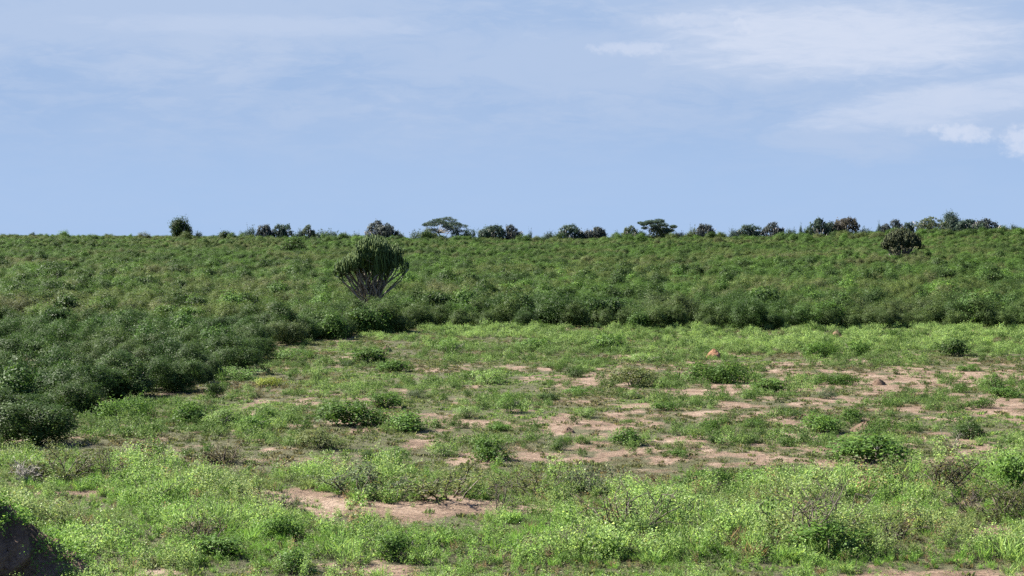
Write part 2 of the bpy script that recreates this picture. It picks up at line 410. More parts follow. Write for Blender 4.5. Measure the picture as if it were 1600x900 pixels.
# candelabra: many limbs fan from a short trunk, turn upright and end in bunches of ribbed stalks
def candelabra(seed, top, half_x, half_y, nlimb, stalks, r_limb, r_stalk, base_z=.9, stalk_len=(1.2, 2.4), extra=(), cx=0.0, droop=1.0, bunch=.5):
    rng = np.random.default_rng(seed)
    trunk = Geo(); t = np.linspace(0, 1, 5)
    trunk.tube(np.stack([0 * t, 0 * t, -.3 + (base_z + .5) * t], 1), r_limb * np.array([4.2, 3.4, 3.0, 2.8, 2.0]), 8)
    crown = Geo(); limbs = []
    spots = []
    for i in range(nlimb):
        rr = math.sqrt((i + .5) / nlimb); a = i * 2.39996 + rng.uniform(-.25, .25)
        spots.append((cx + half_x * rr * math.cos(a), half_y * rr * math.sin(a), None))
    spots += list(extra)
    for (x, y, zt) in spots:
        lone = zt is not None
        zt = zt if lone else top(x, y) * rng.uniform(.93, 1.03)
        g = Geo()
        ln = rng.uniform(*(stalk_len if not callable(stalk_len) else stalk_len(x, y))); zk = max(zt - ln, base_z + .4)
        P0 = np.array([x * .02, y * .02, base_z * rng.uniform(.5, 1)])
        P1 = np.array([x * .36, y * .36, base_z + (zk - base_z) * .34]); P2 = np.array([x * .88, y * .88, zk - .25 * ln * droop]); P3 = np.array([x, y, zk + .2])
        tt = np.linspace(0, 1, 9)[:, None]
        B = (1 - tt) ** 3 * P0 + 3 * (1 - tt) ** 2 * tt * P1 + 3 * (1 - tt) * tt ** 2 * P2 + tt ** 3 * P3
        wob = rng.normal(size=3) * .28; B[1:-1] += np.sin(np.linspace(.6, 5.2, 7))[:, None] * wob * np.array([1, 1, .3]) + rng.normal(size=(7, 3)) * .05
        g.tube(B, np.linspace(r_limb, r_limb * .6, 9), 5)
        limbs.append(g)
        forks = [(B[-1], 1.0), (B[-1], 1.0), (B[7], .8)]
        for s in range(stalks if not lone else 4):
            b0, k = forks[s % 3]
            dx, dy = rng.normal(size=2) * bunch * (1 if not lone else .35)
            zend = (zt if lone else top(x + dx, y + dy)) * rng.uniform(.9, 1.02) - (0 if s % 4 == 0 else rng.uniform(0, 1.9))
            zend = max(zend, b0[2] + .4)
            e = np.array([b0[0] + dx, b0[1] + dy, zend])
            m1 = b0 * .6 + e * .4 + np.array([dx * .45, dy * .45, -.1]) + rng.normal(size=3) * .10; m2 = b0 * .25 + e * .75 + np.array([dx * .15, dy * .15, 0]) + rng.normal(size=3) * .12
            lvv = rng.uniform(.1, .9)
            crown.tube(np.array([b0, m1, m2, e]), r_stalk * np.array([.75, .95, 1.1, .85]) * rng.uniform(.8, 1.2), 5, 0, lvv)
            for q in range(3):                    # short side joints near the top
                fq_ = rng.uniform(.5, .95); f0 = b0 * (1 - fq_) + e * fq_
                dd = np.array([rng.normal(), rng.normal(), 0]); dd /= np.linalg.norm(dd)
                crown.tube(np.array([f0, f0 + dd * r_stalk * 2.4 + np.array([0, 0, .12]), f0 + dd * r_stalk * 3.0 + np.array([0, 0, .5])]), r_stalk * np.array([.6, .85, .7]), 4, 0, rng.uniform(.2, 1))
    return trunk, limbs, crown

# ------------------------------------------------------------------ GROUND
def axis(*segs):
    out = []
    for a, b, s in segs: out.append(np.arange(a, b, s))
    return np.concatenate(out)
xs = axis((-1500, -400, 40), (-400, -130, 8), (-130, -62, 2), (-62, 62, .4), (62, 130, 2), (130, 400, 8), (400, 1501, 40))
ys = axis((-300, 0, 15), (0, 48, 2), (48, 215, .45), (215, 300, 2.5), (300, 900, 8), (900, 2001, 50))
X, Y = np.meshgrid(xs, ys)
Z = height(X, Y)
bx = bare(X.ravel(), Y.ravel())
ea, uu, vv = edge_amount(X.ravel(), np.maximum(Y.ravel(), 20))
bx = np.where(Y.ravel() < 30, .25, bx)
inside = sstep(-2, 6, ea) * (Y.ravel() > 60)
bx = bx * (1 - inside) + inside * np.clip(bx * 1.0 - .0, 0, .45)
nx, ny = len(xs), len(ys)
idx = np.arange(nx * ny).reshape(ny, nx)
fq = np.stack([idx[:-1, :-1], idx[:-1, 1:], idx[1:, 1:], idx[1:, :-1]], -1).reshape(-1, 4)
gm = make_mesh('ground', np.stack([X.ravel(), Y.ravel(), Z.ravel()], 1), fq, None, [M_SOIL], None, None, True)
at = gm.attributes.new('bare', 'FLOAT', 'POINT'); at.data.foreach_set('value', bx.astype(np.float32))
go = link('ground', gm); tag(go, kind='structure')

# ------------------------------------------------------------------ colours (linear albedo)
DARK = (.035, .066, .016); MID = (.064, .126, .024); BRIGHT = (.088, .170, .034); LIME = (.150, .255, .060)
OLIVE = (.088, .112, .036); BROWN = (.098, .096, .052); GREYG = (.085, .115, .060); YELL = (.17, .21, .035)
FAR = (.048, .080, .060); PURP = (.056, .072, .070)  # skyline tints: bluish cast of distance haze put into the leaf colour

# ------------------------------------------------------------------ scatter for stuff (ground cover, scrub, weeds)
def scatter(name, protos, P, rz, S, T, pick, label, cat, tilt=.08):
    n = len(P)
    me = bpy.data.meshes.new(name); me.vertices.add(n); me.vertices.foreach_set('co', P.astype(np.float32).ravel())
    rot = np.stack([RNG.uniform(-tilt, tilt, n), RNG.uniform(-tilt, tilt, n), rz], 1).astype(np.float32)
    a = me.attributes.new('rot', 'FLOAT_VECTOR', 'POINT'); a.data.foreach_set('vector', rot.ravel())
    a = me.attributes.new('scl', 'FLOAT_VECTOR', 'POINT'); a.data.foreach_set('vector', S.astype(np.float32).ravel())
    a = me.attributes.new('tint', 'FLOAT_VECTOR', 'POINT'); a.data.foreach_set('vector', T.astype(np.float32).ravel())
    a = me.attributes.new('pick', 'INT', 'POINT'); a.data.foreach_set('value', pick.astype(np.int32))
    me.update()
    o = link(name, me); tag(o, label, cat, None, 'stuff')
    ng = bpy.data.node_groups.new(name + '_nodes', 'GeometryNodeTree')
    ng.interface.new_socket('Geometry', in_out='INPUT', socket_type='NodeSocketGeometry')
    ng.interface.new_socket('Geometry', in_out='OUTPUT', socket_type='NodeSocketGeometry')
    N, L = ng.nodes, ng.links
    gi = N.new('NodeGroupInput'); gout = N.new('NodeGroupOutput')
    ip = N.new('GeometryNodeInstanceOnPoints'); jn = N.new('GeometryNodeJoinGeometry')
    for i, pm in enumerate(protos):
        po = bpy.data.objects.new(pm.name, pm)
        oi = N.new('GeometryNodeObjectInfo'); oi.inputs['Object'].default_value = po; oi.inputs['As Instance'].default_value = True
        L.new(oi.outputs['Geometry'], jn.inputs[0])
    def attr(nm, ty):
        q = N.new('GeometryNodeInputNamedAttribute'); q.data_type = ty; q.inputs['Name'].default_value = nm
        return q.outputs['Attribute']
    L.new(gi.outputs[0], ip.inputs['Points']); L.new(jn.outputs[0], ip.inputs['Instance']); ip.inputs['Pick Instance'].default_value = True
    L.new(attr('pick', 'INT'), ip.inputs['Instance Index'])
    er = N.new('FunctionNodeEulerToRotation'); L.new(attr('rot', 'FLOAT_VECTOR'), er.inputs[0]); L.new(er.outputs[0], ip.inputs['Rotation'])
    L.new(attr('scl', 'FLOAT_VECTOR'), ip.inputs['Scale']); L.new(ip.outputs[0], gout.inputs[0])
    md = o.modifiers.new('scatter', 'NODES'); md.node_group = ng
    return o

def jgrid(x0, x1, y0, y1, s, rng):
    gx, gy = np.meshgrid(np.arange(x0, x1, s), np.arange(y0, y1, s))
    return gx.ravel() + rng.uniform(0, s, gx.size), gy.ravel() + rng.uniform(0, s, gx.size)

def mixc(a, b, t): return np.asarray(a) * (1 - t[:, None]) + np.asarray(b) * t[:, None]

def in_view(x, y, m=1.12, pad=6): return np.abs(x) < (.268 * y * m + pad)

# ---- thicket / scrub bushes -------------------------------------------------------
near_bush = []
for i in range(5):
    rng = np.random.default_rng(100 + i)
    g = lobes_bush(100 + i, 3.4 * rng.uniform(.85, 1.2), 3.2, 2.6 * rng.uniform(.85, 1.1), 11, 11000, .090, .5, .40, 34, .5, fill=.42)
    near_bush.append(g.mesh('thicket_bush', [M_LEAF]))
leafy_bush = []
for i in range(3):
    g = lobes_bush(140 + i, 3.2, 3.0, 2.7, 11, 2600, .21, .4, .3, 25, .2, fill=.2)
    leafy_bush.append(g.mesh('broad_leaf_bush', [M_LEAF]))
far_bush = []
for i in range(6):
    rng = np.random.default_rng(170 + i)
    g = lobes_bush(170 + i, 3.4 * rng.uniform(.85, 1.2), 3.2, 2.5 * rng.uniform(.85, 1.1), 8, 4400, .105, .5, .45, 26, .5, fill=.3)
    far_bush.append(g.mesh('scrub_bush', [M_LEAF]))

rng = np.random.default_rng(11)
bxs, bys = [], []
for (y0, y1, s) in ((84, 330, 2.25), (330, 560, 2.45), (560, 880, 2.9)):
    w = .268 * y1 * 1.12 + 8
    a, b = jgrid(-w, w, y0, y1, s, rng); bxs.append(a); bys.append(b)
BX = np.concatenate(bxs); BY = np.concatenate(bys)
ea, bu, bv = edge_amount(BX, BY)
k = in_view(BX, BY) & (ea > 0)
left_zone = (bu < 430) & (BY < 190)
gap = fbm(BX / 7, BY / 9, 41, 3)
gapL = np.where(left_zone, .345, .30) - .15 * (ea < 10) * ~left_zone
k &= gap > gapL
# clearings seen inside the thicket
for cu, cv, a, b in ((110, 548, 28, 7), (215, 577, 22, 4), (165, 654, 30, 6), (330, 606, 26, 5), (577, 498, 29, 17), (1408, 417, 32, 10)):
    k &= ~((((bu - cu) / a) ** 2 + ((bv - cv) / b) ** 2) < 1)
BX, BY, bu, bv, ea = BX[k], BY[k], bu[k], bv[k], ea[k]
BZ = height(BX, BY)
n = len(BX)
f1 = fbm(BX / 22, BY / 45, 51, 3); f2 = fbm(BX / 9, BY / 16, 57, 3); r = rng.uniform(0, 1, n)
T = mixc(MID, OLIVE, sstep(.42, .64, f1) * .45); T = T * .75 + mixc(DARK, BROWN, sstep(.5, .75, f2)) * .25
cls = np.full(n, 'green', object)
dk = (r < .10) | (f2 < .31); T[dk] = np.array(DARK) * 1.05; cls[dk] = 'dark'
br = (r > .93) & ~dk; T[br] = np.array(BRIGHT) * .85; cls[br] = 'bright'
ol = (f1 > .56) & ~dk & ~br; cls[ol] = 'olive'; T[ol] = T[ol] * .6 + np.array(OLIVE) * .4
gr = (f2 > .66) & ~dk & ~br; T[gr] = T[gr] * .62 + np.array(BROWN) * .38; cls[gr] = 'brown'
lz = (bu < 430) & (BY < 190); T[lz] = T[lz] * .42 + np.array((.034, .080, .021)) * .42
T *= rng.uniform(.80, 1.16, (n, 1))
hs = np.where(ea < 14, .95, .86) * (.62 + .75 * rng.uniform(0, 1, n) ** 1.4) * (1 - .15 * sstep(300, 600, BY))
hs = np.where(lz, hs * .84, hs); hs[dk] *= 1.1; nf_ = (ea < 26)[:, None]; T = np.where(nf_, T * .48 + np.array((.042, .088, .022)) * .38, T)  # front rows tinted darker: shade on the thicket edge put into their colour
big_ = (BY > 690) & (rng.uniform(0, 1, n) < .02 + .05 * sstep(250, 420, bu) + .08 * sstep(1150, 1400, bu)); hs[big_] *= rng.uniform(1.25, 1.9, big_.sum())
ws = hs * rng.uniform(.9, 1.25, n)
S = np.stack([ws, ws, hs], 1); RZ = rng.uniform(0, 2 * math.pi, n)

# the front rows stand as single bushes, the rest is scrub that reads as one mass
front = np.argsort(BY + 1000 * ((ea > 34) & ~lz) + np.where(ea > 60, 400, 0))[:210]
is_front = np.zeros(n, bool); is_front[front] = True
WHERE = {0: 'in the thicket along the left side of the clearing', 1: 'in the thicket edge just below the big candelabra tree', 2: 'in the straight thicket edge right of the candelabra tree'}
LOOK = {'green': 'mid green rounded bush', 'dark': 'dark green dense bush', 'bright': 'bright green leafy bush', 'olive': 'olive green feathery bush', 'brown': 'brownish grey-green bush'}
for q in front:
    me = leafy_bush[q % 3] if cls[q] == 'bright' else near_bush[q % 5]
    o = link('thicket_bush', me); o.location = (BX[q], BY[q], BZ[q] - .05); o.rotation_euler = (0, 0, RZ[q]); o.scale = S[q]
    o['tint'] = [float(c) for c in T[q]]
    z = 0 if lz[q] else (1 if bu[q] < 600 else 2)
    tag(o, f'{LOOK[cls[q]]} {WHERE[z]}', 'bush', f'{cls[q]} bushes {WHERE[z]}')
m = ~is_front
pk = np.where(BY[m] < 330, rng.integers(0, 5, m.sum()), 8 + rng.integers(0, 6, m.sum()))
lf = (BY[m] < 420) & ((cls[m] == 'bright') | ((cls[m] == 'dark') & (rng.uniform(0, 1, m.sum()) < .5)))
pk = np.where(lf, 5 + rng.integers(0, 3, m.sum()), pk)
protos = near_bush + leafy_bush + far_bush
scatter('scrub', protos, np.stack([BX[m], BY[m], BZ[m] - .05], 1), RZ[m], S[m], T[m], pk,
        'dense green scrub covering the long rise up to the skyline', 'scrub')

# ---- low growth between the scrub -------------------------------------------------
turfs = [turf(300 + i).mesh('turf', [M_LEAF]) for i in range(4)] + [tuft(310 + i).mesh('grass_tuft', [M_LEAF]) for i in range(4)]
rng = np.random.default_rng(12)
gx, gy = jgrid(-75, 75, 50, 216, .40, rng)
ea, u_, v_ = edge_amount(gx, gy)
b_ = bare(gx, gy)
dens = np.clip(1.1 - 1.0 * b_, .16, 1) * np.clip(.1 + 2.0 * (fbm(gx / 3.2, gy / 4, 71, 4) - .24), .1, 1.1)
k = in_view(gx, gy, 1.1, 3) & (ea < 8) & (rng.uniform(0, 1, len(gx)) < dens * .95)
gx, gy = gx[k], gy[k]; n = len(gx)
f1 = fbm(gx / 8, gy / 10, 73, 3); f3 = fbm(gx / 2.5, gy / 3, 75, 2)
T = mixc((.080, .104, .037), (.108, .178, .048), sstep(.42, .66, f1)); T = mixc(T, (.10, .085, .05), sstep(.48, .72, f3) * .8) * rng.uniform(.75, 1.25, (n, 1))
s = rng.uniform(.5, 1.1, n)
scatter('grass', turfs, np.stack([gx, gy, height(gx, gy) - .01], 1), rng.uniform(0, 6.28, n), np.stack([s, s, s * rng.uniform(.7, 1.3, n)], 1), T, rng.integers(0, 8, n),
        'short green turf and grass tufts over the sandy clearing', 'grass')

# ---- leafy low herbs: belt before the thicket and patches over the plain ----------
herb = []
for i in range(5):
    g = lobes_bush(400 + i, 1.5, 1.5, .55, 6, 420, .085, .7, .4, 10, .3, pale=.12); herb.append(g.mesh('herb_clump', [M_LEAF, M_PALE]))
rng = np.random.default_rng(13)
gx, gy = jgrid(-75, 75, 88, 214, .85, rng)
ea, u_, v_ = edge_amount(gx, gy)
b_ = bare(gx, gy)
belt = sstep(566, 528, v_) * sstep(470, 640, u_) * (.65 + .35 * sstep(1050, 1250, u_)) * (1 - .3 * sstep(900, 850, u_) * (v_ > 530))
lowleft = sstep(560, 360, u_) * sstep(610, 660, v_) * sstep(60, 160, u_)
pn = fbm(gx / 5, gy / 6, 81, 4)
dens = np.clip(belt * 1.25 * sstep(.3, .48, pn) + lowleft * .95 * sstep(.34, .5, pn) + .85 * sstep(.49, .64, pn), 0, 1) * (1 - .85 * b_)
k = in_view(gx, gy, 1.1, 3) & (ea < 4) & (rng.uniform(0, 1, len(gx)) < dens)
gx, gy, belt, v_ = gx[k], gy[k], belt[k], v_[k]; n = len(gx)
f1 = fbm(gx / 6, gy / 8, 83, 3)
T = mixc((.085, .145, .038), (.17, .265, .075), np.clip(belt * .8 + sstep(.4, .65, f1) * .5, 0, 1))
T = T * rng.uniform(.72, 1.2, (n, 1)); dd = rng.uniform(0, 1, n) < .24; T[dd] = np.array(MID) * .8
s = (.35 + .85 * rng.uniform(0, 1, n) ** 1.6) * (.80 + .18 * belt)
scatter('ground_cover', herb, np.stack([gx, gy, height(gx, gy) - .03], 1), rng.uniform(0, 6.28, n), np.stack([s, s, s * rng.uniform(.8, 1.6, n)], 1), T, rng.integers(0, 5, n),
        'pale green leafy herbs spreading over the clearing floor', 'herbs')

rng = np.random.default_rng(15)
gx, gy = jgrid(-75, 75, 84, 212, 1.25, rng)
ea, u_, v_ = edge_amount(gx, gy)
k = in_view(gx, gy, 1.1, 3) & (ea < 2) & (rng.uniform(0, 1, len(gx)) < .32 * np.clip((fbm(gx / 9, gy / 9, 87, 3) - .3) * 4, .15, 1) * (1 - .5 * bare(gx, gy)))
gx, gy = gx[k], gy[k]; n = len(gx)
T = mixc(DARK, MID, rng.uniform(0, 1, n)) * rng.uniform(.8, 1.2, (n, 1)); q_ = rng.uniform(0, 1, n) < .2; T[q_] = np.array(BROWN)
s = .18 + .5 * rng.uniform(0, 1, n) ** 2.2
scatter('low_plants', herb, np.stack([gx, gy, height(gx, gy) - .02], 1), rng.uniform(0, 6.28, n), np.stack([s, s, s * rng.uniform(1.0, 1.9, n)], 1), T, rng.integers(0, 5, n),
        'small dark green tufts speckling the clearing floor', 'undergrowth')

# ---- the weedy near strip ---------------------------------------------------------
weeds = [weed(500 + i, .70, 16, .066, .36, .16, 13).mesh('weed_clump', [M_LEAF, M_PALE]) for i in range(5)]
weeds += [weed(520 + i, .42, 16, .075, .42, .10).mesh('low_weed', [M_LEAF, M_PALE]) for i in range(3)]
weeds += [tuft(530 + i, .5, 60, .006, .22).mesh('long_grass', [M_LEAF]) for i in range(2)]
tw = []
for i in range(3):
    g, tp = twig_shrub(540 + i, .8, .8, 5, .008, 2, .6); rr = np.random.default_rng(i)
    g.leaves(tp[::2] + rr.normal(size=tp[::2].shape) * .03, rr.normal(size=tp[::2].shape), .045, rr, mat=1)
    tw.append(g.mesh('dry_weed', [M_DRY, M_LEAF]))
rng = np.random.default_rng(14)
gx, gy = jgrid(-34, 34, 50, 108, .25, rng)
p = np.stack([gx, gy, 0 * gx], -1); u_, v_, _ = project(p)
b_ = bare(gx, gy)
pn = fbm(gx / 4, gy / 5, 91, 4)
start = np.interp(u_, [0, 200, 450, 760, 900, 1000, 1250, 1500, 1600], [722, 728, 740, 742, 738, 755, 752, 742, 730])
zone = sstep(start - 10, start + 14, v_ + (pn - .5) * 50)
dens = zone * np.clip(.55 + 2.2 * (pn - .36), .25, 1) * (1 - .97 * sstep(.35, .75, b_))
thin = sstep(872, 890, v_ + (pn - .5) * 16) * (.55 + .45 * (u_ > 1050) * 0) ; dens *= (1 - .5 * thin * ((u_ < 800) | (u_ > 1150)))
k = in_view(gx, gy, 1.1, 2) & (rng.uniform(0, 1, len(gx)) < dens * .85)
low_ = np.zeros(len(gx))                              # plants stay short along the near side of the track
for cu, cv, a, b in ((620, 813, 170, 19), (470, 796, 80, 14), (110, 790, 75, 14), (930, 784, 40, 10), (1540, 850, 60, 14), (1390, 846, 70, 12)):
    low_ = np.maximum(low_, np.exp(-(((u_ - cu) / a) ** 4 + ((v_ - cv) / b) ** 4)))
gx, gy, pn, v_, low_ = gx[k], gy[k], pn[k], v_[k], low_[k]; n = len(gx)
f1 = fbm(gx / 2.6, gy / 4, 93, 4); f2 = fbm(gx / 5, gy / 5, 95, 3); r = rng.uniform(0, 1, n)
T = mixc((.100, .200, .034), (.170, .270, .075), sstep(.35, .62, f1)); T = mixc(T, (.14, .165, .07), sstep(.52, .72, f2) * .6); T = T * 1.08
T[r < .14] = np.array(MID) * 1.1; T[r > .95] = np.array((.17, .13, .075)); T *= rng.uniform(.72, 1.25, (n, 1))
pk = rng.integers(0, 8, n); r2 = rng.uniform(0, 1, n)
pk = np.where(r2 < .14, 8 + rng.integers(0, 2, n), pk)
pk = np.where((r2 > .95) | ((f2 > .6) & (r2 > .80)), 10 + rng.integers(0, 3, n), pk)
s = (.5 + .8 * rng.uniform(0, 1, n) ** 1.5) * (.6 + .9 * sstep(.3, .65, f1)) * (1 - .4 * sstep(870, 895, v_)) * (1 - .72 * low_)
scatter('weeds', weeds + tw, np.stack([gx, gy, height(gx, gy) - .02], 1), rng.uniform(0, 6.28, n), np.stack([s, s, s * rng.uniform(.8, 1.2, n)], 1), T, pk,
        'tall flowering green weeds mixed with dry stalks in front', 'weeds', .15)

# ------------------------------------------------------------------ TREES
def place(u, v, w, h, mw, mh, sink=0.05):
    """ground point for photo pixel, and scale that gives the photo's width and height"""
    p, dep = ground(u, v)
    return (p[0], p[1], p[2] - sink), (w * dep / F / mw, w * dep / F / mw, h * dep / F / mh)

# big candelabra tree
def top_big(x, y):
    xs_ = [-4.9, -4.3, -3.6, -2.4, -2.0, -1.5, -.8, .3, 1.4, 2.3, 2.6, 3.2, 3.9, 4.5, 5.2]
    zs_ = [5.7, 6.5, 7.3, 7.7, 8.1, 9.3, 9.9, 10.1, 9.9, 9.2, 8.5, 9.0, 8.5, 7.4, 6.4]
    return float(np.interp(x, xs_, zs_)) - .05 * y * y
P, D = ground(580, 492)
tr_, lb_, cr_ = candelabra(1, top_big, 4.2, 3.6, 66, 17, .12, .068, 1.2, (lambda x, y: (1.1, 2.4) if x < -1.6 or x > 3.2 else (2.0, 4.6)), [(4.9, .2, 6.9), (4.4, -.8, 7.2), (4.0, .8, 7.6), (-4.7, 0, 6.3)], -.15, 1.0, .42)
root = link('candelabra_tree', None); root.location = (P[0], P[1], P[2]); root.scale = (.91, .91, .945)
tag(root, 'big candelabra tree with a fan of bare grey limbs at the front of the scrub', 'tree')
link('trunk', tr_.mesh('trunk', [M_STEM]), root)
for g in lb_: link('limb', g.mesh('limb', [M_STEM], True), root)
c = link('crown', cr_.mesh('crown', [M_SUCC], True), root); tint(c, (.060, .095, .033))

# rounder candelabra tree up the slope
def top_round(x, y): return 7.0 * math.sqrt(max(1 - (x / 5.2) ** 2 - (y / 5.2) ** 2, .12))
P, D = ground(1408, 413); k = 64 * D / F / 8.2
tr_, lb_, cr_ = candelabra(2, top_round, 3.9, 3.9, 50, 14, .11, .085, .7, (1.2, 2.6), (), 0, 1.0, .45)
root = link('candelabra_tree', None); root.location = P; root.scale = (k, k, 57 * D / F / 7.2)
tag(root, 'dark dome-shaped candelabra tree standing alone in the scrub below the tall pale-limbed tree', 'tree')
link('trunk', tr_.mesh('trunk', [M_STEM]), root)
for g in lb_: link('limb', g.mesh('limb', [M_STEM], True), root)
c = link('crown', cr_.mesh('crown', [M_SUCC], True), root); tint(c, (.036, .047, .024))

# skyline kinds
def dome_tree(seed, W=9.0, H=5.4):
    rng = np.random.default_rng(seed)
    tr = Geo()
    for i in range(18):
        a = rng.uniform(0, 2 * math.pi); rr = rng.uniform(.2, .92) * W / 2
        t = np.linspace(0, 1, 5)[:, None]; e = np.array([math.cos(a) * rr, math.sin(a) * rr, H * rng.uniform(.45, .7)])
        p = t * e; p[:, 2] = e[2] * t[:, 0] ** 1.25 - .2 * (1 - t[:, 0]); p += rng.normal(size=p.shape) * .08 * t
        tr.tube(p, np.linspace(.17, .09, 5), 4)
    g = Geo(); nl = int(rng.integers(4, 8)); C = []; R = []
    for i in range(nl):
        x = (i + .5) / nl * 2 - 1 + rng.uniform(-.15, .15); y = rng.uniform(-.6, .6)
        r = rng.uniform(.34, .52); top = H * (1 - .5 * x * x) * rng.uniform(.82, 1.03)
        rz = H * rng.uniform(.22, .34); C.append((x * W * .36, y * W * .36, top - rz)); R.append((r * W * .52, r * W * .52, rz))
    for i in range(3):                                     # skirts that hang lower
        a = rng.uniform(0, 6.28); C.append((math.cos(a) * W * .26, math.sin(a) * W * .26, H * .36)); R.append((W * .2, W * .2, H * .24))
    C = np.array(C); R = np.array(R); nc = 330
    k = rng.integers(0, len(C), nc); dv = rng.normal(size=(nc, 3)); dv[:, 2] += .45; dv /= np.linalg.norm(dv, axis=1, keepdims=True)
    P0 = C[k] + dv * R[k] * rng.uniform(.66, 1.0, (nc, 1))
    P = np.repeat(P0, 16, 0) + rng.normal(size=(nc * 16, 3)) * np.repeat(rng.uniform(.12, .28, nc), 16)[:, None]
    g.leaves(P, np.repeat(dv, 16, 0) + rng.normal(size=P.shape) * .5, rng.uniform(.26, .5, len(P)), rng, .6, lv=np.clip(np.repeat(rng.uniform(.1, .9, nc), 16) + rng.normal(size=len(P)) * .15, 0, 1))
    return tr.mesh('trunk', [M_PALEBARK]), g.mesh('crown', [M_LEAF])

def umbrella_tree(seed, W=17., H=9.2, lean=-2.0, pads=26, steps=0.0):
    rng = np.random.default_rng(seed); tr = Geo(); g = Geo()
    fork = np.array([lean, 0, H * .42]); t = np.linspace(0, 1, 6)[:, None]
    p = t * fork + np.sin(t * 3) * np.array([.25, 0, 0]); p[0, 2] = -.4
    tr.tube(p, np.linspace(.34, .24, 6), 7)
    tr.tube(np.array([[.2, 0, -.3], [.5, .1, H * .2], [W * .10, .2, H * .42], [W * .22, .3, H * .62]]), [.22, .18, .14, .09], 5)
    for i in range(pads):
        rr = math.sqrt((i + .5) / pads); a = i * 2.39996
        x, y = rr * math.cos(a) * W / 2 * .9 + .5, rr * math.sin(a) * W / 2 * .75
        z = H * (.97 - .22 * rr ** 2 + rng.uniform(-.10, .04)) + steps * (-x / W) * H - (0.28 * H if rng.uniform() < .28 else 0) 
        e = np.array([x, y, z - .25]); m1 = fork * .5 + e * .5 + np.array([0, 0, -.5]); 
        tr.tube(np.array([fork, fork * .75 + e * .25 + np.array([0, 0, -.1]), m1, e]), [.13, .10, .08, .05], 4)
        n = 340; pr = rng.uniform(1.2, 2.3) * W / 17; dv = rng.normal(size=(n, 3)); dv /= np.linalg.norm(dv, axis=1, keepdims=True)
        P = np.array([x, y, z]) + dv * np.array([pr, pr, .62]) * rng.uniform(.5, 1.05, (n, 1))
        g.leaves(P, rng.normal(size=P.shape) * .5 + np.array([0, 0, .8]), rng.uniform(.25, .55, n), rng)
    return tr.mesh('trunk', [M_PALEBARK]), g.mesh('crown', [M_LEAF])

def round_tree(seed, W=10, H=7.4):
    rng = np.random.default_rng(seed); tr = Geo()
    for i in range(5):
        a = rng.uniform(0, 6.28); e = np.array([math.cos(a) * W * .25, math.sin(a) * W * .25, H * .6])
        tr.tube(np.array([[0, 0, -.3], e * .4, e]), [.28, .2, .1], 5)
    g = lobes_bush(seed, W, W * .9, H, 14, 6500, .42, .3, .3, 20, .25, z0=H * .10, fill=.2)
    return tr.mesh('trunk', [M_STEM]), g.mesh('crown', [M_LEAF])

domes = [dome_tree(600 + i) for i in range(9)]
mound_bush = [lobes_bush(640 + i, 9, 7, 3.4, 10, 1500, .36, .5, .35, 16, .35).mesh('crown', [M_LEAF]) for i in range(3)]

def sky_thing(name, parts, u, v, w, h, mw, mh, label, cat, col, rz=None, group=None, dep=None):
    """stands on the skyline: its column in the photo, its crown top at row v - h, on the far crest"""
    dep = dep or 812.0
    x = (u - 800) / F * dep; z = float(height(x, dep))
    ztop = 10 - (v - h - 362) * dep / F
    H = max(ztop - z, 1.0); s = w * dep / F / mw
    r = thing(name, parts, label, cat, (x, dep, z - .1), RNG.uniform(0, 6.28) if rz is None else rz, (s, s, H / mh), group, col)
    return r

# (u, foot row, width, height, label, colour)
GD = 'dome-shaped trees on the skyline'
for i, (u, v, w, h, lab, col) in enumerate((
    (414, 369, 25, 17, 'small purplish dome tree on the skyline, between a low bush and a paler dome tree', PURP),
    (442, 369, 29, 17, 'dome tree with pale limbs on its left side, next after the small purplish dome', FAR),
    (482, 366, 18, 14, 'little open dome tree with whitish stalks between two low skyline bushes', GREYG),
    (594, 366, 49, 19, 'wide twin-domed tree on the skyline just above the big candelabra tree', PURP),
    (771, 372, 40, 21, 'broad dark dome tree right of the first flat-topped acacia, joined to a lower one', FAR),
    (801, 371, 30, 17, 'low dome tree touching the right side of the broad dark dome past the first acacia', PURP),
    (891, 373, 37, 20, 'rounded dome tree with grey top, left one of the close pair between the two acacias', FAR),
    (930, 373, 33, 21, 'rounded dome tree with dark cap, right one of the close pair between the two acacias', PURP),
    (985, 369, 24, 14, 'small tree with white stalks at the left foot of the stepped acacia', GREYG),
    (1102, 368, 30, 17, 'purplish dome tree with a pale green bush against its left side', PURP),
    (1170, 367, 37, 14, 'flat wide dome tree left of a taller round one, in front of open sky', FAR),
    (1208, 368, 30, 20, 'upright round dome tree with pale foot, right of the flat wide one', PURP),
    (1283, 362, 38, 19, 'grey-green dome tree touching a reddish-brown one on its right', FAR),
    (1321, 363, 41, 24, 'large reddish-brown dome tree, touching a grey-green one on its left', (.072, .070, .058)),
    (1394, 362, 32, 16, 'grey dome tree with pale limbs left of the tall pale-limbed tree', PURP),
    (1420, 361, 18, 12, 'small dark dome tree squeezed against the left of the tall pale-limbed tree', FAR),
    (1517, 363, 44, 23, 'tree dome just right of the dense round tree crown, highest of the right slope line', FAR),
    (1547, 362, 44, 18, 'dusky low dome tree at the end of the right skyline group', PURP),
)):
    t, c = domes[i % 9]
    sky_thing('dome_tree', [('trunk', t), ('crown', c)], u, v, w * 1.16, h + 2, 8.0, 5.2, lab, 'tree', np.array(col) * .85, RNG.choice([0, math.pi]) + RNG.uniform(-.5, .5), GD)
t, c = umbrella_tree(701)
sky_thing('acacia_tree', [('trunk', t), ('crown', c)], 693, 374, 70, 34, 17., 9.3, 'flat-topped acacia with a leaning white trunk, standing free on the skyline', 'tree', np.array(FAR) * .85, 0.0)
t, c = umbrella_tree(702, 15, 9, 1.2, 34, .12)
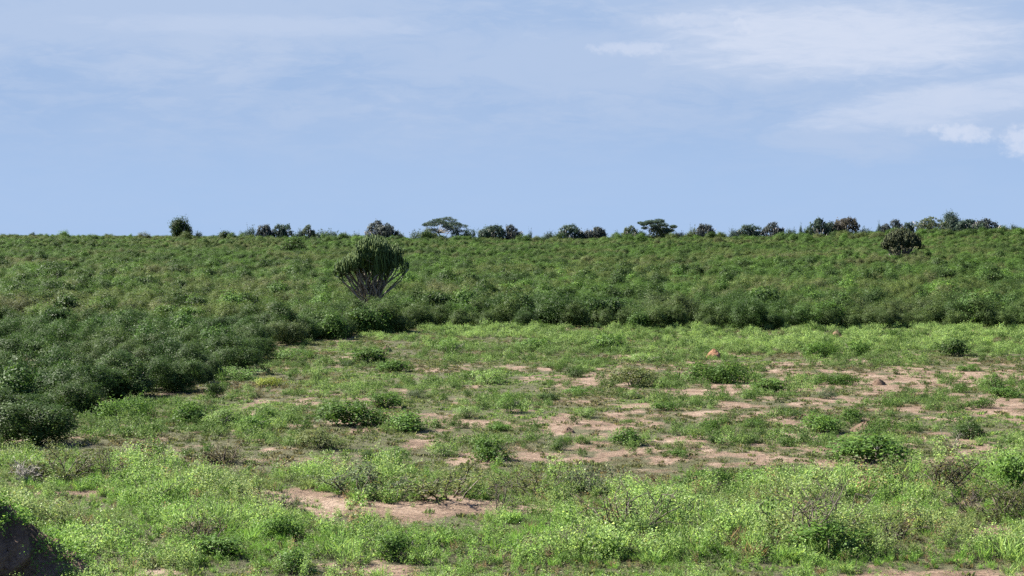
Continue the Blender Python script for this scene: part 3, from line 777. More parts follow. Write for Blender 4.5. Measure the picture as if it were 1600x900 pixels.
sky_thing('acacia_tree', [('trunk', t), ('crown', c)], 1026, 370, 66, 30, 15, 9.5, 'layered acacia with stepped flat boughs above a round bush on the skyline', 'tree', np.array(FAR) * .9, 0.0)
t, c = dome_tree(723, 12, 8)
sky_thing('pale_limbed_tree', [('trunk', t), ('crown', c)], 1454, 369, 64, 35, 11.2, 7.9, 'tall wide tree showing several pale limbs on the right part of the skyline', 'tree', np.array(GREYG) * .75, 0.0)
t, c = round_tree(711)
sky_thing('round_tree', [('trunk', t), ('crown', c)], 284, 371, 40, 29, 9.6, 6.6, 'lone dark round tree with a small side lobe on the left skyline', 'tree', np.array(DARK) * .75, .4)
t, c = round_tree(712)
sky_thing('round_tree', [('trunk', t), ('crown', c)], 1487, 366, 42, 34, 9.6, 6.8, 'dense round tree with a peaked top behind the tall pale-limbed tree', 'tree', np.array(FAR) * .8, 1.4, dep=822.)
GB = 'low bushes on the skyline'
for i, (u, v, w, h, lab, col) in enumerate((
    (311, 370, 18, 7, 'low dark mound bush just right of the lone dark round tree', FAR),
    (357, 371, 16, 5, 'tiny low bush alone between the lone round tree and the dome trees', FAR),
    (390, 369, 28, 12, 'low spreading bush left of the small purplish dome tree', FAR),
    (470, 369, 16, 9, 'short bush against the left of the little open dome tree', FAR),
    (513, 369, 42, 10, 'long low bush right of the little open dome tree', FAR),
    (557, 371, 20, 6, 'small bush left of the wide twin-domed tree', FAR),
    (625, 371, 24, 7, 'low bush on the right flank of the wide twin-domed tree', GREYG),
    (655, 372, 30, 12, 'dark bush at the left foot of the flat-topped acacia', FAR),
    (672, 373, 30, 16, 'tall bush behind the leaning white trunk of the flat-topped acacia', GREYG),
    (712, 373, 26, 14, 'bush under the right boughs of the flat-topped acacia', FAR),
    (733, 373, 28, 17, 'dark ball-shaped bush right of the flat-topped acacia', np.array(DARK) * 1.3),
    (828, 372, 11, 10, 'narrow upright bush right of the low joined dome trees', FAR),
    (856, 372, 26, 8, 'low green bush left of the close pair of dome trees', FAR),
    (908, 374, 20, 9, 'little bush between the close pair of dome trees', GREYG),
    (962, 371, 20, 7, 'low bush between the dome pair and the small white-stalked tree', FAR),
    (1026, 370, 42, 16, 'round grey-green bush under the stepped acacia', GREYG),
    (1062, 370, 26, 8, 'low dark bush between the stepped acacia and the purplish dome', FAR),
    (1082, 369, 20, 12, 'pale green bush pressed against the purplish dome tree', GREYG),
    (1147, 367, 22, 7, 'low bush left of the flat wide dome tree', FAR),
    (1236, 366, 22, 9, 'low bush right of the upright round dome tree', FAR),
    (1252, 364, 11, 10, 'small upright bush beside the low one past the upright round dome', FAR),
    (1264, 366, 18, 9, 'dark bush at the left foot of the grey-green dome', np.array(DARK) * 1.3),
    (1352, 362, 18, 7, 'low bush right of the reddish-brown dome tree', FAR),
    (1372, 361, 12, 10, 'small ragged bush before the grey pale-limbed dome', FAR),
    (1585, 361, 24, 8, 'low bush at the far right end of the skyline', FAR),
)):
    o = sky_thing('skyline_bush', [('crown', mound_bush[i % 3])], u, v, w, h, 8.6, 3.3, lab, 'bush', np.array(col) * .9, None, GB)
for i, (u, h, lab) in enumerate(((537, 9, 'shorter one of two bare dead stems on the skyline'), (540.5, 11, 'taller one of two bare dead stems on the skyline'))):
    g = Geo(); g.tube(np.array([[0, 0, -.5], [.05, 0, .5], [-.05, 0, .8], [.02, 0, 1]]), [.05, .05, .04, .03], 5); g.tube(np.array([[0, 0, .6], [.06, 0, .75], [.09, 0, .82]]), [.03, .03, .015], 4)
    sky_thing('dead_tree', [('trunk', g.mesh('trunk', [M_STEM]))], u, 371, 9, h, 1, 1, lab, 'dead tree', None, 0.0)

# marked shrubs inside the scrub
cand_small = [candelabra(30 + i, lambda x, y: 2.9 * math.sqrt(max(1 - (x / 2.5) ** 2 - (y / 2.5) ** 2, .15)), 1.9, 1.9, 20, 6, .07, .09, .3, (.6, 1.1), (), 0, 1, .25) for i in range(1)]
def leafy(seed, W, H, leaf, n, nl=9, pale=0., flat=.3, spray=20):
    return lobes_bush(seed, W, W * .85, H, nl, n, leaf, .45, .4, spray, flat, pale=pale).mesh('foliage', [M_LEAF, M_PALE]), stems(seed + 1, W, H, 7, .03).mesh('woody_stem', [M_STEM])
SH = {'round': [leafy(800 + i, 2.4, 1.5, .13, 1900) for i in range(3)],
      'low': [leafy(810 + i, 2.6, .95, .11, 1600, 10) for i in range(3)],
      'long': [leafy(820 + i, 5.0, 1.6, .14, 4200, 18) for i in range(2)],
      'fine': [leafy(830 + i, 2.4, 1.2, .075, 3000, 11, .1) for i in range(3)],
      'pale': [leafy(840 + i, 2.4, 1.0, .085, 2000, 10, .35) for i in range(3)],
      'big': [leafy(850 + i, 3.2, 2.6, .19, 3200, 13, 0, .15) for i in range(2)],
      'thick': [leafy(860 + i, 3.4, 2.4, .10, 12000, 13, 0, .4, 34) for i in range(2)]}
DIM = {'round': (2.35, 1.5), 'low': (2.55, .95), 'long': (4.9, 1.6), 'fine': (2.35, 1.2), 'pale': (2.35, 1.0), 'big': (3.1, 2.6)}
def dims(me):
    c = np.empty(len(me.vertices) * 3, np.float32); me.vertices.foreach_get('co', c); c = c.reshape(-1, 3)
    lo, hi = np.percentile(c, 1.5, 0), np.percentile(c, 98.5, 0)
    return float((hi[0] - lo[0] + hi[1] - lo[1]) / 2), float(hi[2])
cnt = {}
def shrub(kind, u, v, w, h, col, label, group=None, rz=None):
    i = cnt.get(kind, 0); cnt[kind] = i + 1
    f, s = SH[kind][i % len(SH[kind])]
    loc, sc_ = place(u, v, w, h, *(dims(f) if kind != 'long' else (DIM[kind][0], dims(f)[1])))
    if kind == 'long': sc_ = (sc_[0], sc_[0] * .7, sc_[2])
    r_ = (RNG.uniform(0, 6.28) if kind != 'long' else RNG.uniform(-.2, .2)) if rz is None else rz
    return thing('shrub', [('foliage', f), ('woody_stem', s)], label, 'shrub', loc, r_, sc_, group, col, .12)
GS = 'shrubs dotted over the clearing'
for a in (
    ('big', 457, 402, 38, 30, np.array(DARK) * 1.2, 'dark rounded shrub standing alone in the scrub left above the big candelabra tree'),
    ('big', 612, 508, 60, 36, np.array(MID) * .9, 'glossy broad-leaved bush at the foot of the big candelabra tree'),
    ('big', 343, 577, 84, 44, np.array(DARK) * 1.05, 'large dark glossy bush standing out of the left thicket edge'),
    ('thick', 52, 694, 118, 66, np.array(DARK), 'big dark bush at the lower front corner of the left thicket'),
    ('thick', -8, 672, 90, 62, np.array(DARK), 'dark bush cut by the left frame edge behind the big lower corner bush'),
    ('thick', 118, 648, 80, 50, np.array(DARK) * 1.05, 'dark bush behind the big lower corner bush beside the pink mound clearing'),
    ('thick', 195, 622, 74, 46, np.array(DARK) * 1.1, 'dark bush overhanging bare soil in the front of the left thicket'),
    ('big', 1060, 452, 70, 22, np.array(BRIGHT) * .8, 'long yellow-green leafy bush in the middle of the scrub'),
    ('round', 337, 622, 26, 26, DARK, 'small upright dark shrub just outside the left thicket'),
    ('pale', 372, 592, 76, 20, np.array(BRIGHT) * 1.1, 'low bright green shrub spreading below the large dark glossy bush'),
    ('round', 303, 662, 64, 33, MID, 'rounded dark-sided green shrub between left thicket and sandy patch'),
    ('fine', 348, 668, 56, 30, np.array(LIME) * .8, 'pale feathery shrub growing against the dark-sided green one'),
    ('low', 395, 668, 60, 20, np.array(MID) * 1.2, 'low green shrub trailing right of the pale feathery one'),
    ('long', 190, 656, 118, 36, np.array(BRIGHT) * .9, 'long bright green shrub bank at the left thicket foot by the pink mound'),
    ('round', 234, 713, 46, 26, DARK, 'dark shrub among the pale weeds below the pink mound'),
    ('low', 180, 722, 40, 16, DARK, 'flat dark shrub left of the dark one below the pink mound'),
    ('fine', 455, 562, 60, 18, np.array(BRIGHT), 'bright green low shrub by the corner of the thicket'),
    ('round', 577, 567, 54, 25, MID, 'rounded mid green shrub left of the bare sand scrape near the thicket'),
    ('round', 619, 581, 48, 19, np.array(MID) * .95, 'dark green shrub just below the bare sand scrape near the thicket'),
    ('fine', 703, 553, 48, 26, np.array(MID) * 1.2, 'pointed green shrub in the pale leafy belt right of the sand scrape'),
    ('round', 553, 663, 92, 38, np.array(MID) * .85, 'big dome-shaped dark green shrub beside a sandy lip, largest of a trio'),
    ('round', 604, 638, 48, 26, np.array(MID), 'green shrub directly behind the big dome-shaped one of the trio'),
    ('round', 633, 673, 68, 29, np.array(MID) * 1.1, 'green mounded shrub right of the big dome-shaped one of the trio'),
    ('fine', 500, 700, 78, 31, OLIVE, 'wide olive-brown shrub below the sandy lip'),
    ('low', 420, 603, 38, 15, YELL, 'small yellowish shrub with an orange side left of the sandy band'),
    ('low', 543, 571, 28, 9, DARK, 'tiny flat dark shrub left below the rounded mid green one'),
    ('round', 768, 718, 66, 36, np.array(MID) * .95, 'dense green shrub with dark right side behind the twiggy strip'),
    ('pale', 692, 712, 46, 24, np.array(LIME) * .85, 'pale green shrub left of the dense dark-sided one'),
    ('round', 578, 718, 32, 15, DARK, 'small dark shrub at the edge of the near weeds'),
    ('fine', 618, 727, 50, 30, np.array(BRIGHT), 'bright green peaked shrub at the edge of the near weeds'),
    ('pale', 731, 653, 42, 21, np.array(LIME) * .75, 'light green shrub in the middle of the clearing'),
    ('fine', 795, 645, 42, 34, np.array(MID) * 1.1, 'upright ragged green shrub in the middle of the clearing'),
    ('pale', 764, 599, 54, 24, LIME, 'lime green shrub with a darker right half in mid clearing'),
    ('low', 648, 622, 28, 15, GREYG, 'small greyish shrub behind the trio of mounded shrubs'),
    ('low', 780, 673, 40, 14, np.array(MID) * 1.1, 'low green shrub just below the upright ragged one'),
    ('round', 412, 660, 44, 22, MID, 'green shrub left of the sandy lip'),
    ('low', 838, 545, 60, 18, np.array(MID) * 1.1, 'flat-topped dark green shrub in the pale leafy belt'),
    ('round', 948, 549, 54, 28, np.array(MID) * 1.15, 'peaked green shrub with a dark right flank in the pale leafy belt'),
    ('fine', 988, 604, 80, 33, np.array(OLIVE) * .95, 'broad olive shrub left of the long bright bush'),
    ('long', 1116, 598, 132, 36, np.array(BRIGHT) * .85, 'long dark-fronted bright bush below the orange termite mound'),
    ('round', 1202, 613, 54, 22, np.array(MID) * .9, 'dark green shrub at the right end of the long bright bush'),
    ('pale', 1003, 566, 58, 15, LIME, 'flat lime green shrub above the broad olive one'),
    ('low', 898, 589, 32, 16, DARK, 'small dark shrub left of the bare patch in mid clearing'),
    ('pale', 913, 652, 34, 17, np.array(LIME) * .8, 'small light green shrub on the mid clearing turf'),
    ('low', 1038, 641, 46, 15, np.array(MID) * .85, 'dark low shrub stretched out below the broad olive one'),
    ('round', 978, 695, 48, 27, np.array(MID) * 1.05, 'bright-topped green shrub where the footpath fades out'),
    ('low', 1110, 669, 36, 17, np.array(MID), 'small tufted shrub on green turf beside the sandy footpath'),
    ('low', 1178, 668, 36, 15, np.array(MID) * .9, 'small dark shrub right of the footpath bend'),
    ('low', 1117, 692, 28, 12, DARK, 'small dark shrub below the footpath'),
    ('low', 1168, 692, 32, 14, np.array(DARK) * 1.2, 'dark tufted shrub right of the one below the footpath'),
    ('fine', 876, 703, 24, 18, DARK, 'small spiky dark shrub alone on the turf'),
    ('pale', 985, 622, 32, 14, np.array(LIME) * .8, 'small pale shrub under the broad olive one'),
    ('low', 900, 618, 42, 16, np.array(MID) * 1.1, 'low green shrub below the small dark mid-clearing one'),
    ('low', 856, 625, 32, 12, DARK, 'flat dark shrub left of the low green mid-clearing one'),
    ('long', 1280, 558, 74, 26, np.array(MID) * 1.1, 'wide dark green shrub clump in the right leafy belt'),
    ('round', 1338, 556, 44, 24, np.array(MID), 'green shrub touching the right of the wide clump in the leafy belt'),
    ('long', 1302, 600, 96, 19, np.array(MID) * .95, 'long flat dark shrub lying on a grassy rise above bare soil'),
    ('fine', 1289, 623, 32, 18, GREYG, 'small greyish shrub at the left edge of the big bare patch'),
    ('round', 1284, 675, 62, 29, np.array(MID) * 1.1, 'leafy green shrub with a companion up the slope, left of a grey mound'),
    ('round', 1334, 657, 48, 20, np.array(MID) * .95, 'dark green shrub behind and right of the leafy one near the grey mound'),
    ('low', 1226, 649, 28, 14, DARK, 'small dark shrub on pink soil left of the leafy pair'),
    ('fine', 1556, 612, 54, 29, np.array(MID) * 1.1, 'ragged green shrub on the right side of the bare patch'),
    ('round', 1574, 620, 54, 16, np.array(MID) * 1.1, 'rounded low green shrub below the ragged one on the right'),
    ('low', 1534, 637, 40, 18, np.array(MID) * .9, 'green tufted shrub left below the ragged pair'),
    ('low', 1490, 639, 30, 12, BROWN, 'brownish flat shrub on the grass island in bare soil'),
    ('low', 1444, 627, 18, 13, DARK, 'tiny dark upright shrub at the tip of the grass island'),
    ('round', 1490, 556, 46, 28, np.array(DARK) * 1.3, 'dark shrub near the right end of the leafy belt'),
    ('round', 1362, 723, 112, 44, np.array(MID) * .95, 'largest round dark green shrub low on the right of the clearing'),
    ('long', 1100, 764, 116, 34, np.array(MID) * .95, 'dark green shrub bank just behind the near weeds'),
    ('round', 1196, 756, 70, 28, np.array(MID) * 1.15, 'light-topped green shrub right of the shrub bank behind the weeds'),
    ('round', 1590, 772, 74, 64, np.array(MID) * 1.05, 'tall leafy shrub cut by the right frame edge'),
    ('round', 1516, 686, 44, 28, np.array(DARK) * 1.1, 'dark crooked shrub right behind the bare sapling'),
    ('low', 1512, 580, 36, 12, np.array(MID), 'small shrub on bare soil below the dark one of the leafy belt'),
    ('low', 1060, 712, 30, 13, np.array(MID), 'small shrub in the turf above the dark shrub bank'),
    ('round', 440, 842, 60, 40, np.array(MID) * 1.1, 'dark leafy clump in the near weeds above the bare strip'),
    ('round', 620, 872, 70, 42, np.array(MID) * 1.1, 'dark leafy clump above the small bare patch at the lower edge'),
    ('round', 455, 892, 60, 36, np.array(MID) * 1.0, 'dark clump of leaves left of the small lower bare patch'),
    ('round', 1290, 866, 110, 56, np.array(MID) * 1.1, 'dark leafy mass below the long arching twigs'),
    ('round', 340, 868, 80, 34, np.array(MID) * 1.15, 'dark green leafy clump behind the lower left bare strip'),
): shrub(*a[:6], a[6], GS)

# twiggy and dry shrubs of the near strip
def twiggy(seed, W, H, n, leaves, leaf=.05, r=.013, mat=M_DRY, depth=3, spread=.5):
    g, tp = twig_shrub(seed, W, H, n, r, depth, spread)
    parts = [('branch', g.mesh('branch', [mat]))]
    if leaves: parts.append(('foliage', sparse_leaves(tp, seed, leaves, leaf).mesh('foliage', [M_LEAF])))
    return parts
GT = 'twiggy shrubs of the near strip'
for j, (u, v, w, h, W, H, n, lv_, mat, col, lab) in enumerate((
    (985, 842, 150, 92, 2.6, 2.0, 16, 1, M_DRY, OLIVE, 'half bare shrub with dark twigs fanning out of the weeds, mid strip'),
    (1262, 858, 190, 112, 3.4, 2.3, 13, 1, M_DRY, OLIVE, 'tall shrub with long bare arching twigs, largest of the twiggy ones'),
    (1310, 836, 120, 96, 2.6, 2.2, 8, 0, M_DRY, OLIVE, 'leafless arching twigs rising right of the largest twiggy shrub'),
    (1395, 842, 110, 60, 2.4, 1.4, 12, 2, M_DRY, OLIVE, 'low brownish twiggy shrub between the arching twigs and the right soil strip'),
    (700, 776, 190, 56, 4.2, 1.5, 26, 3, M_DRY, np.array(OLIVE) * 1.1, 'long brownish-green twiggy shrub above the pale track'),
    (560, 772, 120, 48, 2.8, 1.3, 16, 3, M_DRY, np.array(GREYG) * 1.3, 'pale twiggy shrub left of the long brownish one above the track'),
    (785, 802, 60, 70, 1.5, 1.7, 10, 0, M_DRY, OLIVE, 'bare dark twig bush at the right end of the pale track'),
    (840, 776, 110, 50, 2.6, 1.3, 18, 2, M_DRY, OLIVE, 'dark sparse twig bush right behind the bare one by the track'),
    (930, 772, 90, 42, 2.2, 1.1, 14, 3, M_DRY, np.array(GREYG) * 1.2, 'grey-green twiggy bush left behind the half bare fan shrub'),
    (350, 724, 60, 36, 1.7, 1.1, 14, 3, M_DRY, BROWN, 'dull brownish twig bush above the left weeds'),
    (280, 752, 90, 44, 2.3, 1.2, 14, 2, M_DRY, np.array(OLIVE) * 1.2, 'reddish-brown tinged twig bush in the left weeds'),
    (165, 752, 70, 60, 1.9, 1.6, 10, 2, M_DRY, OLIVE, 'upright thin twig bush beside the left bare soil strip'),
    (100, 748, 130, 50, 3.0, 1.4, 20, 3, M_DRY, np.array(OLIVE) * .9, 'dark leafy twig bush left of the left bare soil strip'),
    (1575, 814, 120, 64, 2.8, 1.6, 26, 3, M_DRY, np.array(OLIVE) * .8, 'dark dense twig bush behind the right soil strip'),
    (1520, 800, 80, 56, 2.0, 1.5, 10, 0, M_DRY, OLIVE, 'thin bare twigs left of the dark dense twig bush'),
    (1380, 760, 110, 44, 2.6, 1.2, 18, 3, M_DRY, np.array(OLIVE) * 1.1, 'brownish twig bush left of the small trunked shrub'),
    (880, 872, 70, 50, 1.7, 1.2, 12, 2, M_DRY, BROWN, 'brown withered bush in the lowest weeds near mid picture'),
    (310, 850, 90, 50, 2.2, 1.2, 14, 2, M_DRY, BROWN, 'brown seeding bush in the weeds above the lower left bare strip'),
    (440, 800, 70, 36, 1.9, 1.0, 14, 2, M_DRY, GREYG, 'grey twig bush at the left end of the pale track'),
)):
    pts_ = twiggy(900 + j, W, H, n, lv_, .06 if lv_ < 3 else .075, .026, mat)
    loc, s_ = place(u, v, w, h, *dims(pts_[0][1]))
    thing('twiggy_shrub', pts_, lab, 'shrub', loc, RNG.uniform(0, 6.28), s_, GT, col)
loc, s_ = place(38, 752, 56, 46, 1.6, 1.2)
thing('dead_bush', [('branch', twig_shrub(951, 1.5, 1.15, 40, .026, 3, .55)[0].mesh('branch', [M_WHITE]))], 'bleached whitish dead bush among dark shrubs on the left', 'dead bush', loc, 0, s_)
# small trunked shrub, and bare sapling
g, tp = twig_shrub(960, 2.0, 1.9, 7, .03, 3, .42); tp = tp[tp[:, 2] > .55]
fo = sparse_leaves(tp, 961, 9, .075, .10).mesh('foliage', [M_LEAF])
loc, s_ = place(1458, 774, 92, 80, *dims(fo))
thing('small_tree', [('trunk', g.mesh('trunk', [M_DRY])), ('crown', fo)], 'small dark brown-leaved tree on thin trunks, near the right shrubs', 'tree', loc, 0, s_, None, (.075, .078, .042))
g, tp = twig_shrub(970, 1.3, 1.4, 3, .03, 3, .25); tp = tp[tp[:, 2] > .7]
fo = sparse_leaves(tp, 971, 2, .06, .06).mesh('foliage', [M_LEAF])
loc, s_ = place(1491, 700, 36, 38, *dims(fo))
thing('sapling', [('trunk', g.mesh('trunk', [M_STEM])), ('crown', fo)], 'nearly bare little sapling with thin stems on the sandy clearing', 'sapling', loc, 0, s_, None, GREYG)

# ------------------------------------------------------------------ termite mounds
def mound_mesh(seed, w, d, h, mat, rough=.25, power=1.4, sh=1.0):
    n, k = (110, 46) if w > 2 else (40, 18); V = []; rng = np.random.default_rng(seed)
    for i in range(k + 1):
        t = i / k
        for j in range(n):
            a = 2 * math.pi * j / n
            nz = float(fbm(np.array(math.cos(a) * 2 + 7 + t), np.array(math.sin(a) * 2 + t * 3), seed, 4)) - .5
            rr = t * (1 + nz * rough * 2.2)
            z = h * max(1 - t ** power, 0) ** sh * (1 + nz * rough) - .12 * t
            V.append((math.cos(a) * rr * w / 2, math.sin(a) * rr * d / 2, z))
    fs = [(i * n + j, i * n + (j + 1) % n, (i + 1) * n + (j + 1) % n, (i + 1) * n + j) for i in range(k) for j in range(n)]
    fs = [f[::-1] for f in fs]
    return make_mesh('termite_mound', V, fs, None, [mat], None, None, True)
GM = 'termite mounds on the clearing'
for j, (u, v, w, h, mat, lab) in enumerate((
    (1116, 559, 30, 14, M_ORANGE, 'orange termite mound above the long bright bush'),
    (214, 656, 28, 13, M_ORANGE, 'pinkish termite mound beside the shrub bank at the left thicket'),
    (604, 549, 20, 10, M_DARKM, 'small brown earth mound behind the sand scrape near the thicket'),
    (1308, 524, 22, 9, M_MOUND, 'brown earth mound in the middle of the right leafy belt'),
    (1520, 523, 32, 8, M_MOUND, 'low brown earth mound near the right thicket edge'),
    (1352, 673, 50, 15, M_DARKM, 'low grey-brown mound behind the largest round shrub'),
    (1373, 601, 26, 10, M_DARKM, 'dark earth hump at the tip of the long flat shrub'),
    (888, 676, 26, 9, M_DARKM, 'flat brown hump on the turf left of the footpath'),
    (604, 652, 70, 8, M_MOUND, 'sandy swell under the trio of mounded shrubs'),
)):
    loc, s_ = place(u, v, w, h, 1.0, 1.0, .02)
    o = link('termite_mound', mound_mesh(20 + j, 1, 1, 1, mat)); o.location = loc; o.scale = s_; o.rotation_euler = (0, 0, RNG.uniform(0, 6))
    tag(o, lab, 'termite mound', GM)
# big shaded mound at the lower left with plants on it
loc, D = ground(-24, 905)
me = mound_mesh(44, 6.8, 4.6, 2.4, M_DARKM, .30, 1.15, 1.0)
_c = np.array([v.co[:] for v in me.vertices]); _r = np.random.default_rng(5)
_d = (fbm(_c[:, 0] * 2.2 + _c[:, 2], _c[:, 1] * 2.2 - _c[:, 2] * 1.7, 77, 5, .6) - .5) * .55
_c += np.stack([_d * .7, _d * .7, _d], 1) + _r.normal(size=_c.shape) * .012
me.vertices.foreach_set('co', _c.astype(np.float32).ravel()); me.update()
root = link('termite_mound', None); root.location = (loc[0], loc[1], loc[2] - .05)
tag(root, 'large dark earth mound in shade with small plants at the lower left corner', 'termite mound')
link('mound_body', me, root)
rng = np.random.default_rng(45)
vv_ = np.array([v.co[:] for v in me.vertices]); vv_ = vv_[(vv_[:, 2] > .1) & (vv_[:, 1] < .9)]
gl = Geo()
for q in rng.choice(len(vv_), 420):
    if fbm(np.array(vv_[q][0]), np.array(vv_[q][2] * 1.5), 6, 2) < .42: continue
    nn = 34; ctr = vv_[q]; Pq = ctr + rng.normal(size=(nn, 3)) * np.array([.17, .17, .15]) + np.array([0, -.03, .14])
    gl.leaves(Pq, rng.normal(size=(nn, 3)) + np.array([0, -.4, .5]), rng.uniform(.05, .11, nn), rng)
fo = link('foliage', gl.mesh('foliage', [M_LEAF]), root); tint(fo, np.array(MID) * 1.6)

# ------------------------------------------------------------------ SKY, SUN, CAMERA
SUN_EL, SUN_AZ = math.radians(40), math.radians(-62)     # azimuth from +Y towards +X: left, a little ahead
sd = np.array([math.sin(SUN_AZ) * math.cos(SUN_EL), math.cos(SUN_AZ) * math.cos(SUN_EL), math.sin(SUN_EL)])
sun = bpy.data.lights.new('sun', 'SUN'); sun.energy = 5.0; sun.angle = math.radians(.5); sun.color = (1, .94, .84)
so = bpy.data.objects.new('sun', sun); COL.objects.link(so); so.rotation_euler = Vector(sd).to_track_quat('Z', 'Y').to_euler()

w = bpy.data.worlds.new('World'); sc.world = w; w.use_nodes = True
nt = w.node_tree; N, L = nt.nodes, nt.links; N.clear()
out = N.new('ShaderNodeOutputWorld'); bg = N.new('ShaderNodeBackground'); bg.inputs['Strength'].default_value = .05
sky = N.new('ShaderNodeTexSky'); sky.sky_type = 'NISHITA'; sky.sun_disc = False; sky.sun_elevation = SUN_EL; sky.sun_rotation = SUN_AZ
sky.air_density = 1.0; sky.dust_density = .3; sky.ozone_density = 3.0; sky.altitude = 900
hue = N.new('ShaderNodeMix'); hue.data_type = 'RGBA'; hue.blend_type = 'MULTIPLY'; hue.inputs['Factor'].default_value = 1
hue.inputs['B'].default_value = (.78, .92, 1.22, 1); L.new(sky.outputs[0], hue.inputs['A'])
tc = N.new('ShaderNodeTexCoord'); sx = N.new('ShaderNodeSeparateXYZ'); L.new(tc.outputs['Generated'], sx.inputs[0])
def math_(op, a, b=None, c=None):
    q = N.new('ShaderNodeMath'); q.operation = op
    for i, v in enumerate((a, b, c)):
        if v is None: continue
        if isinstance(v, (int, float)): q.inputs[i].default_value = v
        else: L.new(v, q.inputs[i])
    return q.outputs[0]
AZ = math_('ARCTAN2', sx.outputs[0], sx.outputs[1]); EL = math_('ARCSINE', sx.outputs[2])
AZd = math_('MULTIPLY', AZ, 180 / math.pi); ELd = math_('MULTIPLY', EL, 180 / math.pi)
cv = N.new('ShaderNodeCombineXYZ'); L.new(AZd, cv.inputs[0]); L.new(ELd, cv.inputs[1])
def noise(scale, sx_, sy_, off, detail=5, rough=.55, dist=0.0):
    mp = N.new('ShaderNodeMapping'); mp.inputs['Scale'].default_value = (sx_, sy_, 1); mp.inputs['Location'].default_value = (off, off * .7, off)
    L.new(cv.outputs[0], mp.inputs[0]); q = N.new('ShaderNodeTexNoise'); q.inputs['Scale'].default_value = scale; q.inputs['Detail'].default_value = detail; q.inputs['Roughness'].default_value = rough
    q.inputs['Distortion'].default_value = dist; L.new(mp.outputs[0], q.inputs['Vector']); return q.outputs['Fac']
def ramp(x, a, b, lo=0., hi=1.):
    q = N.new('ShaderNodeMapRange'); q.interpolation_type = 'SMOOTHERSTEP'; q.inputs['From Min'].default_value = a; q.inputs['From Max'].default_value = b
    q.inputs['To Min'].default_value = lo; q.inputs['To Max'].default_value = hi; L.new(x, q.inputs['Value']); return q.outputs[0]
def blob(a0, e0, ra, re, wob, tilt=0.0):
    """soft edged patch of cloud about azimuth a0, elevation e0 (degrees), its border pushed about by noise"""
    da = math_('SUBTRACT', AZd, a0); de = math_('SUBTRACT', ELd, e0)
    if tilt: de = math_('SUBTRACT', de, math_('MULTIPLY', da, tilt))
    q = math_('ADD', math_('POWER', math_('ABSOLUTE', math_('DIVIDE', da, ra)), 2), math_('POWER', math_('ABSOLUTE', math_('DIVIDE', de, re)), 2))
    return math_('SUBTRACT', math_('SUBTRACT', 1, q), math_('MULTIPLY', math_('SUBTRACT', wob, .5), 3.2))
nA = noise(.16, 1, 2.6, 3.1, 6, .55, .4); nB = noise(.55, 1, 1.7, 8.3, 7, .6, .3); nC = noise(1.1, 1, 1.2, 1.7, 8, .62)
def px(u, v): return math.degrees(math.atan((u - 800) / F)), (362 - v) / F * 57.2958
def fold(items, op='MAXIMUM'):
    x = items[0]
    for y in items[1:]: x = math_(op, x, y)
    return x
nD = noise(3.2, 1, 1.2, 4.4, 6, .6)
nE = noise(.42, 1, 3.2, 12.7, 9, .62, .6); nF = noise(.9, .8, 3.6, 21.3, 9, .65, .5)
streak = math_('ADD', math_('MULTIPLY', nE, .6), math_('MULTIPLY', nF, .4))
veil = math_('MULTIPLY', math_('ADD', math_('MULTIPLY', ramp(nA, .34, .68), .5), math_('MULTIPLY', ramp(streak, .42, .62), .42)), ramp(ELd, 1.0, 5.0, .15, 1.0))
sheet = fold([ramp(blob(*px(1330, 85), 7.5, 1.6, nE, -.03), -.9, .9, 0, .95), ramp(blob(*px(1480, 190), 5.0, .95, nE, .10), -.9, 1.1, 0, .7), ramp(blob(*px(250, 30), 9, 1.2, nE), -.9, .9, 0, .75), ramp(blob(*px(900, 95), 6, 1.1, nE), -.9, .9, 0, .7)])
gap_ = ramp(blob(*px(1420, 128), 5.5, .42, nB, .09), -.8, 1.0, 1, .5)
sheet = math_('MULTIPLY', sheet, gap_)
puff = fold([ramp(blob(*px(1165, 45), .5, .34, nD), -.8, 1.3, 0, .75), ramp(blob(*px(1310, 66), 4.6, 1.05, nF, -.02), -1.2, 1.5, 0, .75), ramp(blob(*px(1090, 36), 1.6, .22, nD), -.9, 1.2, 0, .45), ramp(blob(*px(990, 78), 1.3, .20, nD), -.9, 1.2, 0, .5), ramp(blob(*px(1500, 212), .9, .30, nD, -.14), -.8, 1.3, 0, .7),
             ramp(blob(*px(1597, 225), .6, .48, nD), -.8, 1.3, 0, .7), ramp(blob(*px(1480, 165), 3.8, .55, nF, .12), -1.0, 1.2, 0, .5), ramp(blob(*px(1430, 185), .8, .5, nD), -.9, 1.2, 0, .35), ramp(blob(*px(420, 45), 5, .3, nF), -.9, 1.2, 0, .22)])
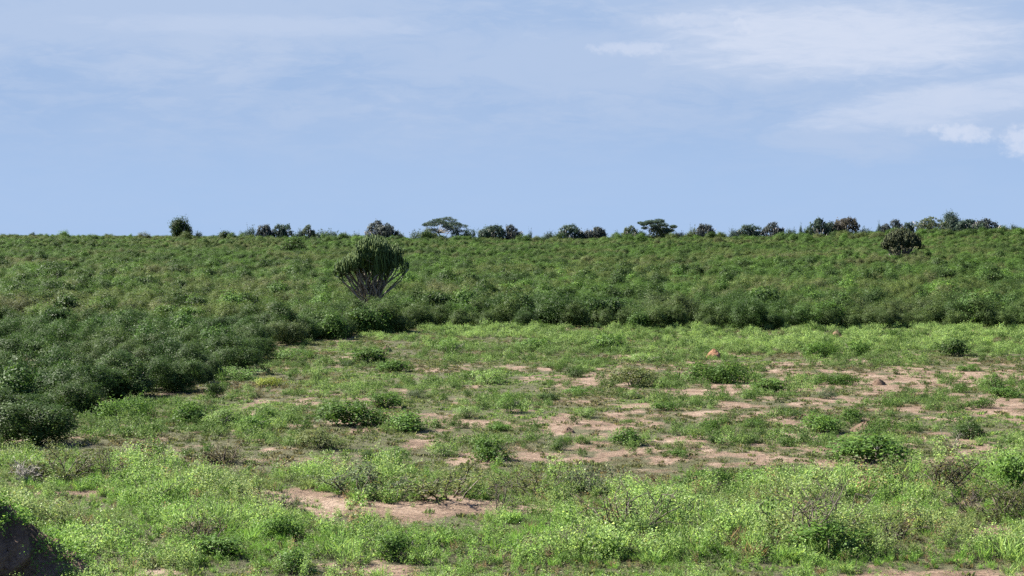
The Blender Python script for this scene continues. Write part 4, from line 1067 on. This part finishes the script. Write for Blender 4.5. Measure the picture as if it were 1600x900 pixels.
# low sky: even blue down to the horizon, as in humid equatorial air; the Nishita sky takes over higher up
low = N.new('ShaderNodeMix'); low.data_type = 'RGBA'; low.inputs['A'].default_value = (1.92, 2.70, 4.02, 1); low.inputs['B'].default_value = (1.74, 2.45, 3.72, 1)
L.new(ramp(ELd, .0, 5.0), low.inputs['Factor'])
c0 = N.new('ShaderNodeMix'); c0.data_type = 'RGBA'; L.new(ramp(ELd, 8, 22), c0.inputs['Factor']); L.new(low.outputs['Result'], c0.inputs['A']); L.new(hue.outputs['Result'], c0.inputs['B'])
c1 = N.new('ShaderNodeMix'); c1.data_type = 'RGBA'; c1.inputs['B'].default_value = (2.36, 2.90, 3.90, 1)
L.new(math_('MULTIPLY', math_('MINIMUM', fold([veil, sheet]), .9), ramp(ELd, 12, 30, 1, .3)), c1.inputs['Factor']); L.new(c0.outputs['Result'], c1.inputs['A'])
c2 = N.new('ShaderNodeMix'); c2.data_type = 'RGBA'; c2.inputs['B'].default_value = (3.4, 3.7, 4.4, 1)
L.new(puff, c2.inputs['Factor']); L.new(c1.outputs['Result'], c2.inputs['A'])
L.new(c2.outputs['Result'], bg.inputs['Color']); L.new(bg.outputs[0], out.inputs['Surface'])

cd = bpy.data.cameras.new('camera'); co = bpy.data.objects.new('camera', cd); COL.objects.link(co)
cd.sensor_width = 36; cd.lens = 36 * F / 1600; cd.clip_start = .5; cd.clip_end = 8000
co.location = CAM; co.rotation_euler = (math.pi / 2 - PITCH, 0, 0); sc.camera = co

sc.view_settings.view_transform = 'Standard'; sc.view_settings.look = 'None'; sc.view_settings.exposure = 2.05; sc.view_settings.gamma = 1
sc.render.engine = 'CYCLES'
cy = sc.cycles; cy.use_denoising = False; cy.sample_clamp_direct = 12; cy.sample_clamp_indirect = 4; cy.max_bounces = 5; cy.diffuse_bounces = 3; cy.glossy_bounces = 1; cy.transmission_bounces = 3; cy.volume_bounces = 1; cy.transparent_max_bounces = 4
cy.caustics_reflective = False; cy.caustics_refractive = False
